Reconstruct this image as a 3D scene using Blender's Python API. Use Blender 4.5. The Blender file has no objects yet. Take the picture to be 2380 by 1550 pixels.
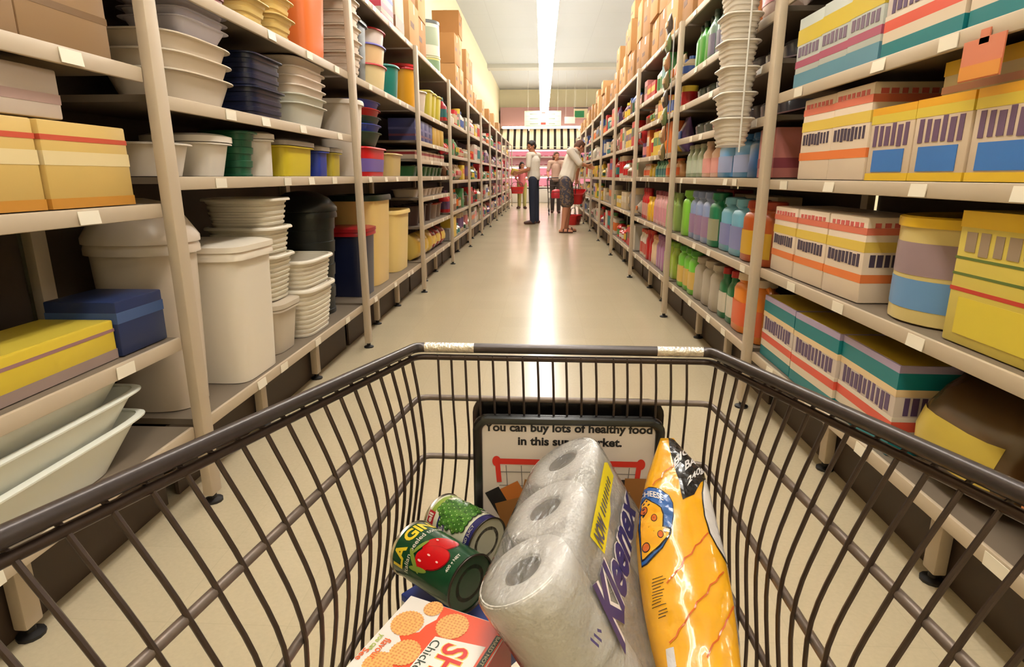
import bpy, bmesh, math, random
from mathutils import Vector, Matrix, noise
random.seed(7)
SC = bpy.context.scene
COL = SC.collection

# ---------------------------------------------------------------- camera
F, CX, CY, H = 1400.0, 1190.0, 775.0, 1.05
_Y = Vector((1260-CX, 409-CY, F)).normalized()          # aisle direction seen from the camera
_X = Vector((-0.011, 1, 0)).cross(_Y).normalized()
if _X.x < 0: _X = -_X
_D = _Y.cross(_X)
if _D.y < 0: _D = -_D
AX = (_X, _Y, -_D)                                       # world axes in camera axes (x right, y down, z forward)
cam = bpy.data.cameras.new('camera'); camo = bpy.data.objects.new('camera', cam); COL.objects.link(camo)
cam.sensor_width = 36; cam.lens = F/2380*36; cam.clip_start = .02; cam.clip_end = 100
camo.matrix_world = Matrix(((_X.x, -_X.y, -_X.z, 0), (_Y.x, -_Y.y, -_Y.z, 0), (-_D.x, _D.y, _D.z, H), (0, 0, 0, 1)))
SC.camera = camo
def ray(px, py):
    d = Vector((px-CX, py-CY, F)); return Vector((AX[0].dot(d), AX[1].dot(d), AX[2].dot(d)))
CAM = Vector((0, 0, H))
def onplane(px, py, p0, n):
    d = ray(px, py); return CAM + d*((Vector(p0)-CAM).dot(n)/d.dot(n))

# ---------------------------------------------------------------- world, exposure
W = bpy.data.worlds.new('world'); SC.world = W; W.use_nodes = True
W.node_tree.nodes['Background'].inputs[0].default_value = (1, .95, .88, 1)
W.node_tree.nodes['Background'].inputs[1].default_value = .05
SC.view_settings.view_transform = 'Standard'; SC.view_settings.look = 'None'
SC.view_settings.gamma = 1; SC.view_settings.exposure = .30
SC.view_settings.use_curve_mapping = False
LAMP_POWER = 30.0            # emission of the fluorescent tubes
LAMP_COL = (1.0, .97, .915)

# ---------------------------------------------------------------- helpers
def lin(c):
    return tuple(((v/255)/12.92 if v/255 <= .04045 else ((v/255+.055)/1.055)**2.4) for v in c)
MATS = {}
def mat(name, rgb, rough=.5, metal=0, spec=.5, coat=0, bump=0, bscale=60, mottled=0, mscale=8, emit=0, ecol=None, trans=0):
    if name in MATS: return MATS[name]
    m = bpy.data.materials.new(name); m.use_nodes = True; nt = m.node_tree; b = nt.nodes['Principled BSDF']
    c = lin(rgb)
    b.inputs['Base Color'].default_value = (*c, 1); b.inputs['Roughness'].default_value = rough
    b.inputs['Metallic'].default_value = metal; b.inputs['Specular IOR Level'].default_value = spec
    b.inputs['Coat Weight'].default_value = coat
    if trans: b.inputs['Transmission Weight'].default_value = trans
    if emit:
        b.inputs['Emission Color'].default_value = (*(ecol or c), 1); b.inputs['Emission Strength'].default_value = emit
    if bump or mottled:
        tc = nt.nodes.new('ShaderNodeTexCoord')
    if bump:
        n = nt.nodes.new('ShaderNodeTexNoise'); n.inputs['Scale'].default_value = bscale; n.inputs['Detail'].default_value = 4
        bp = nt.nodes.new('ShaderNodeBump'); bp.inputs['Strength'].default_value = bump; bp.inputs['Distance'].default_value = .01
        nt.links.new(tc.outputs['Object'], n.inputs['Vector']); nt.links.new(n.outputs['Fac'], bp.inputs['Height'])
        nt.links.new(bp.outputs['Normal'], b.inputs['Normal'])
    if mottled:
        n = nt.nodes.new('ShaderNodeTexNoise'); n.inputs['Scale'].default_value = mscale; n.inputs['Detail'].default_value = 5
        mx = nt.nodes.new('ShaderNodeMix'); mx.data_type = 'RGBA'
        mx.inputs[6].default_value = (*[v*(1-mottled) for v in c], 1); mx.inputs[7].default_value = (*[min(1, v*(1+mottled)) for v in c], 1)
        nt.links.new(tc.outputs['Object'], n.inputs['Vector']); nt.links.new(n.outputs['Fac'], mx.inputs[0]); nt.links.new(mx.outputs[2], b.inputs['Base Color'])
    MATS[name] = m; return m
def P(rgb, rough=.38, **k):                             # plain plastic / print of one colour
    return mat('plastic_%d_%d_%d_%d' % (*rgb, int(rough*100)), rgb, rough, **k)
def link(o, parent=None):
    COL.objects.link(o)
    if parent is not None: o.parent = parent
    return o
def finish(bm, name, mats, parent=None, smooth=True, angle=40):
    me = bpy.data.meshes.new(name); bmesh.ops.recalc_face_normals(bm, faces=bm.faces[:]); bm.to_mesh(me); bm.free()
    for m in (mats if isinstance(mats, (list, tuple)) else [mats]): me.materials.append(m)
    if smooth:
        me.polygons.foreach_set('use_smooth', [True]*len(me.polygons)); me.set_sharp_from_angle(angle=math.radians(angle))
    return link(bpy.data.objects.new(name, me), parent)
def empty(name, loc=(0, 0, 0), rz=0):
    o = bpy.data.objects.new(name, None); o.empty_display_size = .1; link(o); o.location = loc; o.rotation_euler = (0, 0, rz); return o
def tag(o, label, cat, group=None, kind=None):
    o['label'] = label; o['category'] = cat
    if group: o['group'] = group
    if kind: o['kind'] = kind
    return o
def struct(o, label=None):
    o['kind'] = 'structure'
    if label: o['label'] = label
    return o
def dup(o, parent=None):
    c = o.copy(); COL.objects.link(c)
    for k in ('label', 'category', 'group'):
        if parent is None and k in c.keys(): del c[k]
    if parent is not None: c.parent = parent
    for ch in o.children: dup(ch, c)
    return c
def box(bm, c, s, bev=0, mi=0, rot=None):
    r = bmesh.ops.create_cube(bm, size=1); vs = r['verts']
    for v in vs: v.co = Vector((v.co.x*s[0], v.co.y*s[1], v.co.z*s[2]))
    fs = {f for v in vs for f in v.link_faces}
    for f in fs: f.material_index = mi
    if bev:
        es = list({e for v in vs for e in v.link_edges})
        rr = bmesh.ops.bevel(bm, geom=es, offset=bev, segments=2, profile=.5, affect='EDGES')
        vs = list({v for f in rr['faces'] for v in f.verts} | {v for v in vs if v.is_valid})
        for f in rr['faces']: f.material_index = mi
    M = Matrix.Translation(c)
    if rot is not None: M = M @ rot.to_4x4()
    for v in vs: v.co = M @ v.co
    return vs
def rings(bm, rs, close_a=True, close_b=True, mi=0, loop=False):
    vr = [[bm.verts.new(p) for p in r] for r in rs]; n = len(vr[0]); m = len(vr)
    for i in range(m if loop else m-1):
        a, b = vr[i], vr[(i+1) % m]
        for j in range(n):
            f = bm.faces.new((a[j], a[(j+1) % n], b[(j+1) % n], b[j])); f.material_index = mi[i] if isinstance(mi, list) else mi
    if not loop:
        if close_a: bm.faces.new(vr[0][::-1]).material_index = mi[0] if isinstance(mi, list) else mi
        if close_b: bm.faces.new(vr[-1]).material_index = mi[-1] if isinstance(mi, list) else mi
    return vr
def tube(bm, pts, r, n=8, closed=False, mi=0, caps=True):
    pts = [Vector(p) for p in pts]; m = len(pts); rs = []
    rr = r if isinstance(r, (list, tuple)) else [r]*m
    up = None
    for i, p in enumerate(pts):
        a = pts[(i-1) % m] if (closed or i) else p; b = pts[(i+1) % m] if (closed or i < m-1) else p
        t = (b-a).normalized()
        if up is None:
            up = Vector((0, 0, 1)) if abs(t.z) < .9 else Vector((1, 0, 0))
        x = t.cross(up).normalized(); up = x.cross(t).normalized()
        rs.append([p + (x*math.cos(2*math.pi*k/n) + up*math.sin(2*math.pi*k/n))*rr[i] for k in range(n)])
    return rings(bm, rs, caps, caps, mi, loop=closed)
def smoothpath(pts, k=5):
    pts = [Vector(p) for p in pts]; q = [pts[0]*2-pts[1]] + pts + [pts[-1]*2-pts[-2]]; out = []
    for i in range(1, len(q)-2):
        a, b, c, d = q[i-1:i+3]
        for j in range(k):
            t = j/k; out.append(.5*((2*b)+(c-a)*t+(2*a-5*b+4*c-d)*t*t+(3*b-a-3*c+d)*t**3))
    return out+[pts[-1]]
def sect(z, rx, ry, e=2, ox=0, oy=0, n=24):
    o = []
    for k in range(n):
        t = 2*math.pi*(k+.5)/n; c, s = math.cos(t), math.sin(t)
        o.append(Vector((ox+rx*math.copysign(abs(c)**(2/e), c), oy+ry*math.copysign(abs(s)**(2/e), s), z)))
    return o
def loft(bm, secs, n=24, ca=True, cb=True, mi=0):
    return rings(bm, [sect(*s, n=n) for s in secs], ca, cb, mi)
def lathe(bm, prof, n=24, mi=0, ca=True, cb=True):
    return rings(bm, [sect(z, r, r, 2, n=n) for z, r in prof], ca, cb, mi)
# flat artwork: text outlines or polygons, cut fine and laid on a surface by a mapping function
_TX = {}
def text2d(txt, bold=0, shear=0):
    k = (txt, bold, shear)
    if k in _TX: return _TX[k]
    cu = bpy.data.curves.new('lettering', 'FONT'); cu.body = txt; cu.offset = bold; cu.shear = shear; cu.resolution_u = 3; cu.fill_mode = 'FRONT'
    o = bpy.data.objects.new('lettering', cu); COL.objects.link(o)
    dg = bpy.context.evaluated_depsgraph_get(); me = bpy.data.meshes.new_from_object(o.evaluated_get(dg))
    vs = [(v.co.x, v.co.y) for v in me.vertices]; fs = [tuple(p.vertices) for p in me.polygons]
    x0, x1 = min(v[0] for v in vs), max(v[0] for v in vs); y0, y1 = min(v[1] for v in vs), max(v[1] for v in vs)
    vs = [((x-x0)/(x1-x0), (y-y0)/(y1-y0)) for x, y in vs]
    bpy.data.objects.remove(o); bpy.data.curves.remove(cu); bpy.data.meshes.remove(me)
    _TX[k] = (vs, fs, (x1-x0)/(y1-y0)); return _TX[k]
def T(txt, x, y, w, h, bold=0, shear=0, ang=0, mi=0):
    vs, fs, _ = text2d(txt, bold, shear); c, s = math.cos(ang), math.sin(ang)
    return ([(x+u*w*c-v*h*s, y+u*w*s+v*h*c) for u, v in vs], fs, mi)
def POLY(pts, mi=0): return (list(pts), [tuple(range(len(pts)))], mi)
def ELL(x, y, a, b, mi=0, n=24, ang=0, scal=0, ns=22):
    p = []
    n = n if not scal else ns*4
    for k in range(n):
        t = 2*math.pi*k/n; r = 1+scal*math.cos(ns*t); u, v = a*r*math.cos(t), b*r*math.sin(t)
        p.append((x+u*math.cos(ang)-v*math.sin(ang), y+u*math.sin(ang)+v*math.cos(ang)))
    return POLY(p, mi)
def BAR(x0, y0, x1, y1, w, mi=0):
    d = Vector((x1-x0, y1-y0)).normalized(); q = Vector((-d.y, d.x))*w/2
    return POLY([(x0+q.x, y0+q.y), (x0-q.x, y0-q.y), (x1-q.x, y1-q.y), (x1+q.x, y1+q.y)], mi)
def decal(name, shapes, fmap, mats, parent=None, maxe=None, out=1):
    bm = bmesh.new(); e = 1e-4
    for k, (vs, fs, mi) in enumerate(shapes):               # later shapes lie a hair above earlier ones, like layers of ink
        b = [bm.verts.new((x, y, k*2.2e-5)) for x, y in vs]
        for f in fs:
            try: bm.faces.new([b[i] for i in f]).material_index = mi
            except ValueError: pass
    if maxe:
        bmesh.ops.triangulate(bm, faces=bm.faces[:])
        for _ in range(7):
            es = [e for e in bm.edges if e.calc_length() > maxe]
            if not es: break
            bmesh.ops.subdivide_edges(bm, edges=es, cuts=1); bmesh.ops.triangulate(bm, faces=[f for f in bm.faces if len(f.verts) > 3])
    for v in bm.verts:
        x, y, h = v.co; p = fmap(x, y)
        if h > 0: p = p + (fmap(x+e, y)-p).cross(fmap(x, y+e)-p).normalized()*h*out
        v.co = p
    me = bpy.data.meshes.new(name); bm.to_mesh(me); bm.free()
    for m in (mats if isinstance(mats, (list, tuple)) else [mats]): me.materials.append(m)
    return link(bpy.data.objects.new(name, me), parent)
ORD = ['zeroth', 'first', 'second', 'third', 'fourth', 'fifth', 'sixth', 'seventh', 'eighth', 'ninth', 'tenth', 'eleventh', 'twelfth', 'thirteenth', 'fourteenth',
       'fifteenth', 'sixteenth', 'seventeenth', 'eighteenth', 'nineteenth', 'twentieth', 'twenty-first', 'twenty-second', 'twenty-third', 'twenty-fourth', 'twenty-fifth', 'twenty-sixth', 'twenty-seventh', 'twenty-eighth']
# ---------------------------------------------------------------- setting: shop shell and ceiling lamps
XL, XR, DEP = -1.10, .96, .45         # faces of the two shelving runs, shelf depth
YB = 26.2                             # back wall
def floor_mat():
    m = bpy.data.materials.new('vinyl_floor'); m.use_nodes = True; nt = m.node_tree; b = nt.nodes['Principled BSDF']
    tc = nt.nodes.new('ShaderNodeTexCoord')
    n1 = nt.nodes.new('ShaderNodeTexNoise'); n1.inputs['Scale'].default_value = 90; n1.inputs['Detail'].default_value = 3
    n2 = nt.nodes.new('ShaderNodeTexNoise'); n2.inputs['Scale'].default_value = 1.3; n2.inputs['Detail'].default_value = 4
    br = nt.nodes.new('ShaderNodeTexBrick'); br.offset = 0; br.inputs['Scale'].default_value = 1; br.inputs['Mortar Size'].default_value = .0018
    br.inputs['Brick Width'].default_value = .3; br.inputs['Row Height'].default_value = .3
    c = lin((198, 182, 152)); br.inputs['Color1'].default_value = (*c, 1); br.inputs['Color2'].default_value = (*[v*.97 for v in c], 1); br.inputs['Mortar'].default_value = (*[v*.93 for v in c], 1)
    mx = nt.nodes.new('ShaderNodeMix'); mx.data_type = 'RGBA'; mx.blend_type = 'MULTIPLY'; mx.inputs[0].default_value = 1
    mr = nt.nodes.new('ShaderNodeMapRange'); mr.inputs[3].default_value = .9; mr.inputs[4].default_value = 1.08
    rr = nt.nodes.new('ShaderNodeMapRange'); rr.inputs[3].default_value = .16; rr.inputs[4].default_value = .26
    L = nt.links
    for n in (n1, n2, br): L.new(tc.outputs['Object'], n.inputs['Vector'])
    L.new(n1.outputs['Fac'], mr.inputs[0]); L.new(br.outputs['Color'], mx.inputs[6]); L.new(mr.outputs[0], mx.inputs[7])
    L.new(mx.outputs[2], b.inputs['Base Color']); L.new(n2.outputs['Fac'], rr.inputs[0]); L.new(rr.outputs[0], b.inputs['Roughness'])
    b.inputs['Specular IOR Level'].default_value = .5
    return m
def slab(name, c, s, m, label=None):
    bm = bmesh.new(); box(bm, c, s); return struct(finish(bm, name, m, smooth=False), label)
slab('floor', (3.6, 11.8, -.05), (11.2, 29.4, .1), floor_mat(), 'pale beige vinyl floor of the aisle')
def ceil_mat():
    m = bpy.data.materials.new('ceiling_panels'); m.use_nodes = True; nt = m.node_tree; b = nt.nodes['Principled BSDF']
    tc = nt.nodes.new('ShaderNodeTexCoord'); br = nt.nodes.new('ShaderNodeTexBrick'); br.offset = 0; br.inputs['Scale'].default_value = 1
    br.inputs['Mortar Size'].default_value = .006; br.inputs['Brick Width'].default_value = 1.2; br.inputs['Row Height'].default_value = 1.2
    c = lin((200, 204, 206)); br.inputs['Color1'].default_value = (*c, 1); br.inputs['Color2'].default_value = (*[v*.98 for v in c], 1); br.inputs['Mortar'].default_value = (*[v*.9 for v in c], 1)
    nt.links.new(tc.outputs['Object'], br.inputs['Vector']); nt.links.new(br.outputs['Color'], b.inputs['Base Color']); b.inputs['Roughness'].default_value = .8
    return m
M_CREAM = mat('cream_paint', (246, 236, 200), .7)
M_MAUVE = mat('mauve_paint', (178, 136, 134), .7)
ZC = 4.45
slab('ceiling', (3.6, 11.8, ZC+.05), (11.2, 29.4, .1), ceil_mat(), 'off-white panelled ceiling')
slab('trim_1', (3.6, 20.6, ZC-.06), (11.0, .55, .12), mat('beam_paint', (200, 198, 190), .7), 'shallow cream beam crossing the ceiling')
slab('wall_left', (-1.86, 11.8, ZC/2), (.2, 29.2, ZC), M_CREAM, 'cream wall behind the left shelving')
slab('wall_right', (9.1, 11.8, ZC/2), (.2, 29.2, ZC), M_CREAM)
slab('wall_back', (3.6, YB+.15, ZC/2), (11.0, .3, ZC), M_CREAM, 'cream end wall above the meat counter')
slab('wall_front', (3.6, -2.9, ZC/2), (11.0, .2, ZC), M_CREAM)
slab('trim_2', (3.6, YB-.35, 3.30), (10.6, .7, .80), M_MAUVE, 'mauve bulkhead above the meat counter awning')
# fluorescent fittings in a row above the aisle, and the rows of the next aisles
M_TUBE = mat('lamp_tube', (255, 250, 240), .4, emit=LAMP_POWER, ecol=LAMP_COL)
M_WHITE_METAL = mat('white_enamel', (225, 222, 214), .4)
def lamp(proto=[None]):
    if proto[0]: return dup(proto[0])
    r = empty('ceiling_lamp'); proto[0] = r
    bm = bmesh.new(); box(bm, (0, 0, .075), (.20, 1.22, .06), .006)
    finish(bm, 'housing', M_WHITE_METAL, r)
    for s in (-1, 1):
        bm = bmesh.new(); tube(bm, [(s*.11, -.6, .0), (s*.11, .6, .0)], .026, 10); finish(bm, 'lamp_tube', M_TUBE, r)
    for s in (-1, 1):
        bm = bmesh.new(); tube(bm, [(0, s*.5, .085), (0, s*.5, ZC-3.15)], .006, 6); finish(bm, 'hanger_rod', M_WHITE_METAL, r)
    return r
for row, (lx, n) in enumerate(((.05, 21), (3.3, 10), (6.4, 10))):
    for k in range(n):
        o = lamp(); o.location = (lx, -1.0+k*1.24*(20/n if n < 20 else 1), 3.15)
        where = 'over the main aisle' if row == 0 else ('over the next aisle to the right' if row == 1 else 'over the far right aisle')
        tag(o, 'long white fluorescent fitting %s, %s from the trolley end' % (where, ORD[k+1]), 'ceiling light', 'fluorescent fittings ' + where)
# ---------------------------------------------------------------- shelving runs
M_SHELF = mat('shelf_enamel', (190, 172, 148), .42, mottled=.05, mscale=3)
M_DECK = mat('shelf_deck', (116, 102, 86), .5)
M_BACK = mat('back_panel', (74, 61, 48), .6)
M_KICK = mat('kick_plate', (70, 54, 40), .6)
M_FOOT = mat('black_foot', (26, 23, 22), .5)
BAY = 1.87
YL = lambda k: 1.76+BAY*k           # near post of left bay k
YR = lambda k: 2.70+BAY*k           # near post of right bay k
SHELVES = {('L', -1): [.28, .575, .975, 1.34, 1.68, 2.12], ('L', 0): [.28, 1.05, 1.28, 1.62, 2.12], ('L', 1): [.28, 1.05, 1.62, 2.12],
           ('L', 2): [.28, .60, .86, 1.05, 1.20, 1.36, 1.62, 2.12], ('R', -1): [.28, .66, 1.035, 1.375, 1.74, 2.07],
           ('R', 0): [.28, .645, 1.04, 1.30, 1.52, 1.715, 2.07], ('R', 1): [.28, .645, 1.04, 1.22, 1.51, 1.73, 2.07]}
for k in range(3, 11): SHELVES[('L', k)] = [.28, .62, 1.0, 1.30, 1.68, 2.12]
for k in range(2, 8): SHELVES[('R', k)] = [.28, .66, 1.03, 1.36, 1.70, 2.07]
BAYS = {'L': list(range(-1, 11)), 'R': list(range(-1, 8))}
def bayname(s, k): return '%s %s bay' % (ORD[k+2] if k >= 0 else 'nearest', 'left' if s == 'L' else 'right')
def xat(s, d):                       # x of a point d metres behind the shelf face
    return XL-d if s == 'L' else XR+d
def shelf_mesh(cache={}):
    if 'm' in cache: return cache['m']
    bm = bmesh.new()
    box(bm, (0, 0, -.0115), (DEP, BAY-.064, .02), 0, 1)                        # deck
    box(bm, (-DEP/2+.004, 0, -.0205), (.012, BAY-.064, .040), .003, 0)         # front lip (towards local -x)
    o = finish(bm, 'shelf', [M_SHELF, M_DECK]); cache['m'] = o.data; bpy.data.objects.remove(o); return cache['m']
def shared(name, fn, cache={}):
    if name not in cache:
        o = fn(); cache[name] = o.data; bpy.data.objects.remove(o)
    return cache[name]
def post_mesh(h, w=.058):
    bm = bmesh.new(); box(bm, (0, 0, h/2+.015), (.034, w, h-.032), .005, 0)
    return finish(bm, 'post', [M_SHELF, M_BACK])
def foot_mesh():
    bm = bmesh.new(); lathe(bm, [(0, .030), (.008, .030), (.014, .012), (.05, .012)], 12); return finish(bm, 'foot', M_FOOT)
def ticket_mesh():
    bm = bmesh.new(); box(bm, (0, 0, 0), (.002, .07, .032)); return finish(bm, 'price_ticket', P((235, 225, 205)), smooth=False)
TICK = [P((236, 226, 205)), P((236, 160, 60)), P((238, 208, 80)), P((240, 236, 226))]
for s in 'LR':
    sg = 1 if s == 'L' else -1                                                # towards the aisle
    Y0 = YL if s == 'L' else YR
    for k in BAYS[s]:
        y0 = Y0(k); r = empty('shelving_bay', (xat(s, 0), y0, 0), 0 if s == 'R' else math.pi)
        tag(r, 'beige steel shelving, %s%s' % (bayname(s, k), ' beside the trolley' if k < 0 else ' from the trolley'), 'shelving', 'steel shelving along the %s of the aisle' % ('left' if s == 'L' else 'right'))
        def add(name, me, x, y, z, par=r):
            o = bpy.data.objects.new(name, me); link(o, par); o.location = (x, y, z); return o
        d = 1 if s == 'R' else -1                                             # local y that runs away from the camera
        top = SHELVES[(s, k)][-1]
        ends = (0, 1) if k == BAYS[s][-1] else (0,)
        for e in ends:
            p = add('post', shared('post%.2f' % top, lambda: post_mesh(top)), -.014, d*e*BAY, 0); add('foot', shared('foot', foot_mesh), 0, 0, 0, p)
            p = add('post', shared('post%.2f' % top, lambda: post_mesh(top)), DEP-.02, d*e*BAY, 0); add('foot', shared('foot', foot_mesh), 0, 0, 0, p)
        for q in (.33, .67):                                                  # short legs under the base shelf
            p = add('leg', shared('leg', lambda: post_mesh(.256, .05)), .095, d*q*BAY, 0); add('foot', shared('foot', foot_mesh), 0, 0, 0, p)
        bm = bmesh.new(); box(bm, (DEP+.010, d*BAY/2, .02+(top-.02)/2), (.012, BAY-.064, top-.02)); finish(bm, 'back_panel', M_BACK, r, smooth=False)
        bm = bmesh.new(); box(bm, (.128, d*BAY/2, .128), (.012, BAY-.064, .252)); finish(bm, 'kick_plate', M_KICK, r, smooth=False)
        for i, z in enumerate(SHELVES[(s, k)]):
            o = add('shelf', shelf_mesh(), DEP/2, d*BAY/2, z)
            if k <= 2:
                rng = random.Random(k*17+i+(5 if s == 'L' else 0))
                for t in range(4 if k < 2 else 3):
                    p = add('price_ticket', shared('ticket', ticket_mesh), -DEP/2-.0045, (t+rng.uniform(.15, .85)-2)*.42, -.0215, o)
                    if rng.random() < .5: p.rotation_euler.y = .12
# ---------------------------------------------------------------- goods: builders (local frame: width x, front -y, base at z=0)
def hexof(c): return '%02x%02x%02x' % tuple(c)
def g_box(w, d, h, base, bands=(), bars=(), panel=None, top=None):
    def f():
        r = empty('box'); bm = bmesh.new(); box(bm, (0, 0, h/2), (w, d, h), .004); finish(bm, 'carton', P(base, .45), r)
        if top: bm = bmesh.new(); box(bm, (0, 0, h), (w-.012, d-.012, .0012)); finish(bm, 'lid_print', P(top, .45), r, smooth=False)
        if bands:
            bm = bmesh.new(); ms = []
            for z0, z1, c in bands:
                ms.append(P(c, .42)); box(bm, (0, 0, h*(z0+z1)/2), (w+.0012, d+.0012, h*(z1-z0)), 0, len(ms)-1)
            finish(bm, 'printed_band', ms, r, smooth=False)
        if bars:                                                              # illegible print: short upright strokes
            rng = random.Random(int(w*1e4)+int(h*1e3)); bm = bmesh.new(); ms = []
            for z0, z1, c, n in bars:
                ms.append(P(c, .45))
                for i in range(n):
                    x = (i+.5)/n-.5; q = rng.uniform(.55, .8)
                    box(bm, (x*w*.86, -d/2-.0009, h*(z0+(z1-z0)*rng.uniform(.46, .54))), (w*.86/n*q, .0012, h*(z1-z0)*rng.uniform(.8, 1)), 0, len(ms)-1)
                    box(bm, (w/2+.0009, x*d*.86, h*(z0+z1)/2), (.0012, d*.86/n*q, h*(z1-z0)*.9), 0, len(ms)-1)
                    box(bm, (-w/2-.0009, x*d*.86, h*(z0+z1)/2), (.0012, d*.86/n*q, h*(z1-z0)*.9), 0, len(ms)-1)
            finish(bm, 'printed_strokes', ms, r, smooth=False)
        if panel:
            x0, x1, z0, z1, c = panel; bm = bmesh.new(); box(bm, ((x0+x1)/2*w, -d/2-.0012, (z0+z1)/2*h), ((x1-x0)*w, .0016, (z1-z0)*h)); finish(bm, 'front_picture', P(c, .4), r, smooth=False)
        return r
    return f
def g_carton(w, d, h, c=(176, 128, 76)):
    def f():
        r = empty('carton'); bm = bmesh.new(); box(bm, (0, 0, h/2), (w, d, h), .004); finish(bm, 'carton_body', mat('cardboard_'+hexof(c), c, .75, mottled=.08, mscale=5), r)
        bm = bmesh.new(); box(bm, (0, 0, h+.0005), (w*.99, .05, .001)); box(bm, (0, -d/2-.0005, h*.88), (.05, .001, h*.22)); finish(bm, 'packing_tape', P((205, 168, 112), .3), r, smooth=False)
        bm = bmesh.new(); box(bm, (-w*.2, -d/2-.0006, h*.5), (w*.35, .001, h*.12)); box(bm, (w/2+.0006, 0, h*.45), (.001, d*.5, h*.1)); finish(bm, 'printed_mark', P((110, 72, 44), .6), r, smooth=False)
        return r
    return f
def g_bottle(w, d, h, c, cap, lab, neck=.32, jug=False, pump=False, e=3.2):
    def f():
        r = empty('jug' if jug else 'bottle'); bm = bmesh.new(); a, b = w/2, d/2; nk = min(a, b)*neck*2
        hs = h*(.78 if jug else .70)
        secs = [(0, a*.93, b*.93, e), (h*.02, a, b, e), (h*.30, a*.98, b*.98, e), (h*.38, a*.93, b*.95, e), (hs*.9, a*.97, b*.95, e), (hs, a*.88, b*.85, e*.8),
                (hs+h*(.04 if jug else .07), a*.62, b*.62, 2.4, -a*.08*jug), (hs+h*(.07 if jug else .12), nk*1.05, nk*1.05, 2, -a*.1*jug), (h*.89, nk, nk, 2, -a*.1*jug)]
        loft(bm, secs, 24); finish(bm, 'bottle_body', P(c, .28), r, angle=60)
        bm = bmesh.new(); lathe(bm, [(h*.87, nk*1.22), (h*.985, nk*1.15), (h, nk*.95)], 16)
        for v in bm.verts: v.co.x -= a*.1*jug
        finish(bm, 'cap', P(cap, .35), r)
        if jug:
            bm = bmesh.new(); tube(bm, smoothpath([(a*.15, 0, h*.82), (a*.55, 0, h*.85), (a*.80, 0, h*.76), (a*.82, 0, h*.66), (a*.70, 0, h*.60)]), b*.2, 8); finish(bm, 'handle', P(c, .28), r)
        if lab:
            bm = bmesh.new(); n = 24; z0, z1 = h*.12, h*.52; R = []
            for i, z in enumerate((z0, (z0+z1)/2, z1)):
                s = sect(z, a*1.012, b*1.012, e, n=n); R.append([p for p in s if p.y < -b*.35])
            R = [sorted(q, key=lambda p: p.x) for q in R]
            vr = [[bm.verts.new(p) for p in q] for q in R]
            for i in range(2):
                for j in range(len(vr[0])-1): bm.faces.new((vr[i][j], vr[i][j+1], vr[i+1][j+1], vr[i+1][j]))
            finish(bm, 'printed_label', P(lab, .4), r)
        return r
    return f
def g_bin(w, d, h, c, rim=None, lid=None, ribs=0, taper=.84, e=5, handles=False, lipw=.012, dome=0, band=None):
    def f():
        r = empty('bin'); bm = bmesh.new(); a, b = w/2-lipw*1.2, d/2-lipw*1.2; t = .010 if ribs else .005
        O = [(0, a*taper, b*taper, e)]
        if ribs:
            for i in range(ribs):
                z0, z1 = h*(.04+.90*i/ribs), h*(.04+.90*(i+.5)/ribs); k0 = taper+(1-taper)*z0/h; k1 = taper+(1-taper)*z1/h
                O += [(z0, a*k0, b*k0, e), (z0+.002, a*k0-.005, b*k0-.005, e), (z1, a*k1-.005, b*k1-.005, e), (z1+.002, a*k1, b*k1, e)]
        else: O += [(h*.5, a*(1+taper)/2, b*(1+taper)/2, e)]
        O += [(h*.955, a*.99, b*.99, e)]
        I = [(h*.955, a*.99-t, b*.99-t, e), (h*.3, a*(taper+.05)-t, b*(taper+.05)-t, e), (t, a*taper-t, b*taper-t, e)]
        loft(bm, O+I, 32); finish(bm, 'bin_body', P(c, .33), r, angle=50)
        bm = bmesh.new(); rings(bm, [sect(*s, n=32) for s in ((h*.94, a, b, e), (h*.94, a+lipw, b+lipw, e), (h*.975, a+lipw, b+lipw, e), (h, a+lipw*.6, b+lipw*.6, e), (h, a-.006, b-.006, e), (h*.95, a-.006, b-.006, e))], loop=True); finish(bm, 'rim', P(rim or c, .3), r, angle=50)
        if handles:
            for s in (-1, 1):
                bm = bmesh.new(); tube(bm, smoothpath([(s*(a+.006), -.06, h*.86), (s*(a+.03), -.04, h*.84), (s*(a+.03), .04, h*.84), (s*(a+.006), .06, h*.86)]), .007, 8); finish(bm, 'handle', P(rim or c, .3), r)
        if lid:
            bm = bmesh.new(); z = h+.001
            S = [(z, a+lipw*1.2, b+lipw*1.2, e), (z+.02, a+lipw*1.2, b+lipw*1.2, e)]
            if dome: S += [(z+.02+dome*.55, a*.85, b*.85, max(2.4, e*.7)), (z+.02+dome*.9, a*.5, b*.5, 2.4), (z+.02+dome, a*.15, b*.15, 2)]
            else: S += [(z+.028, a*.9, b*.9, e)]
            loft(bm, S, 32); finish(bm, 'lid', P(lid, .33), r, angle=50)
        if band:
            k = taper+(1-taper)*.5; bm = bmesh.new(); rings(bm, [sect(z, a*(taper+(1-taper)*z/h)+.0015, b*(taper+(1-taper)*z/h)+.0015, e, n=32) for z in (h*band[0], h*band[1])], False, False); finish(bm, 'printed_label', P(band[2], .4), r)
        return r
    return f
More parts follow.
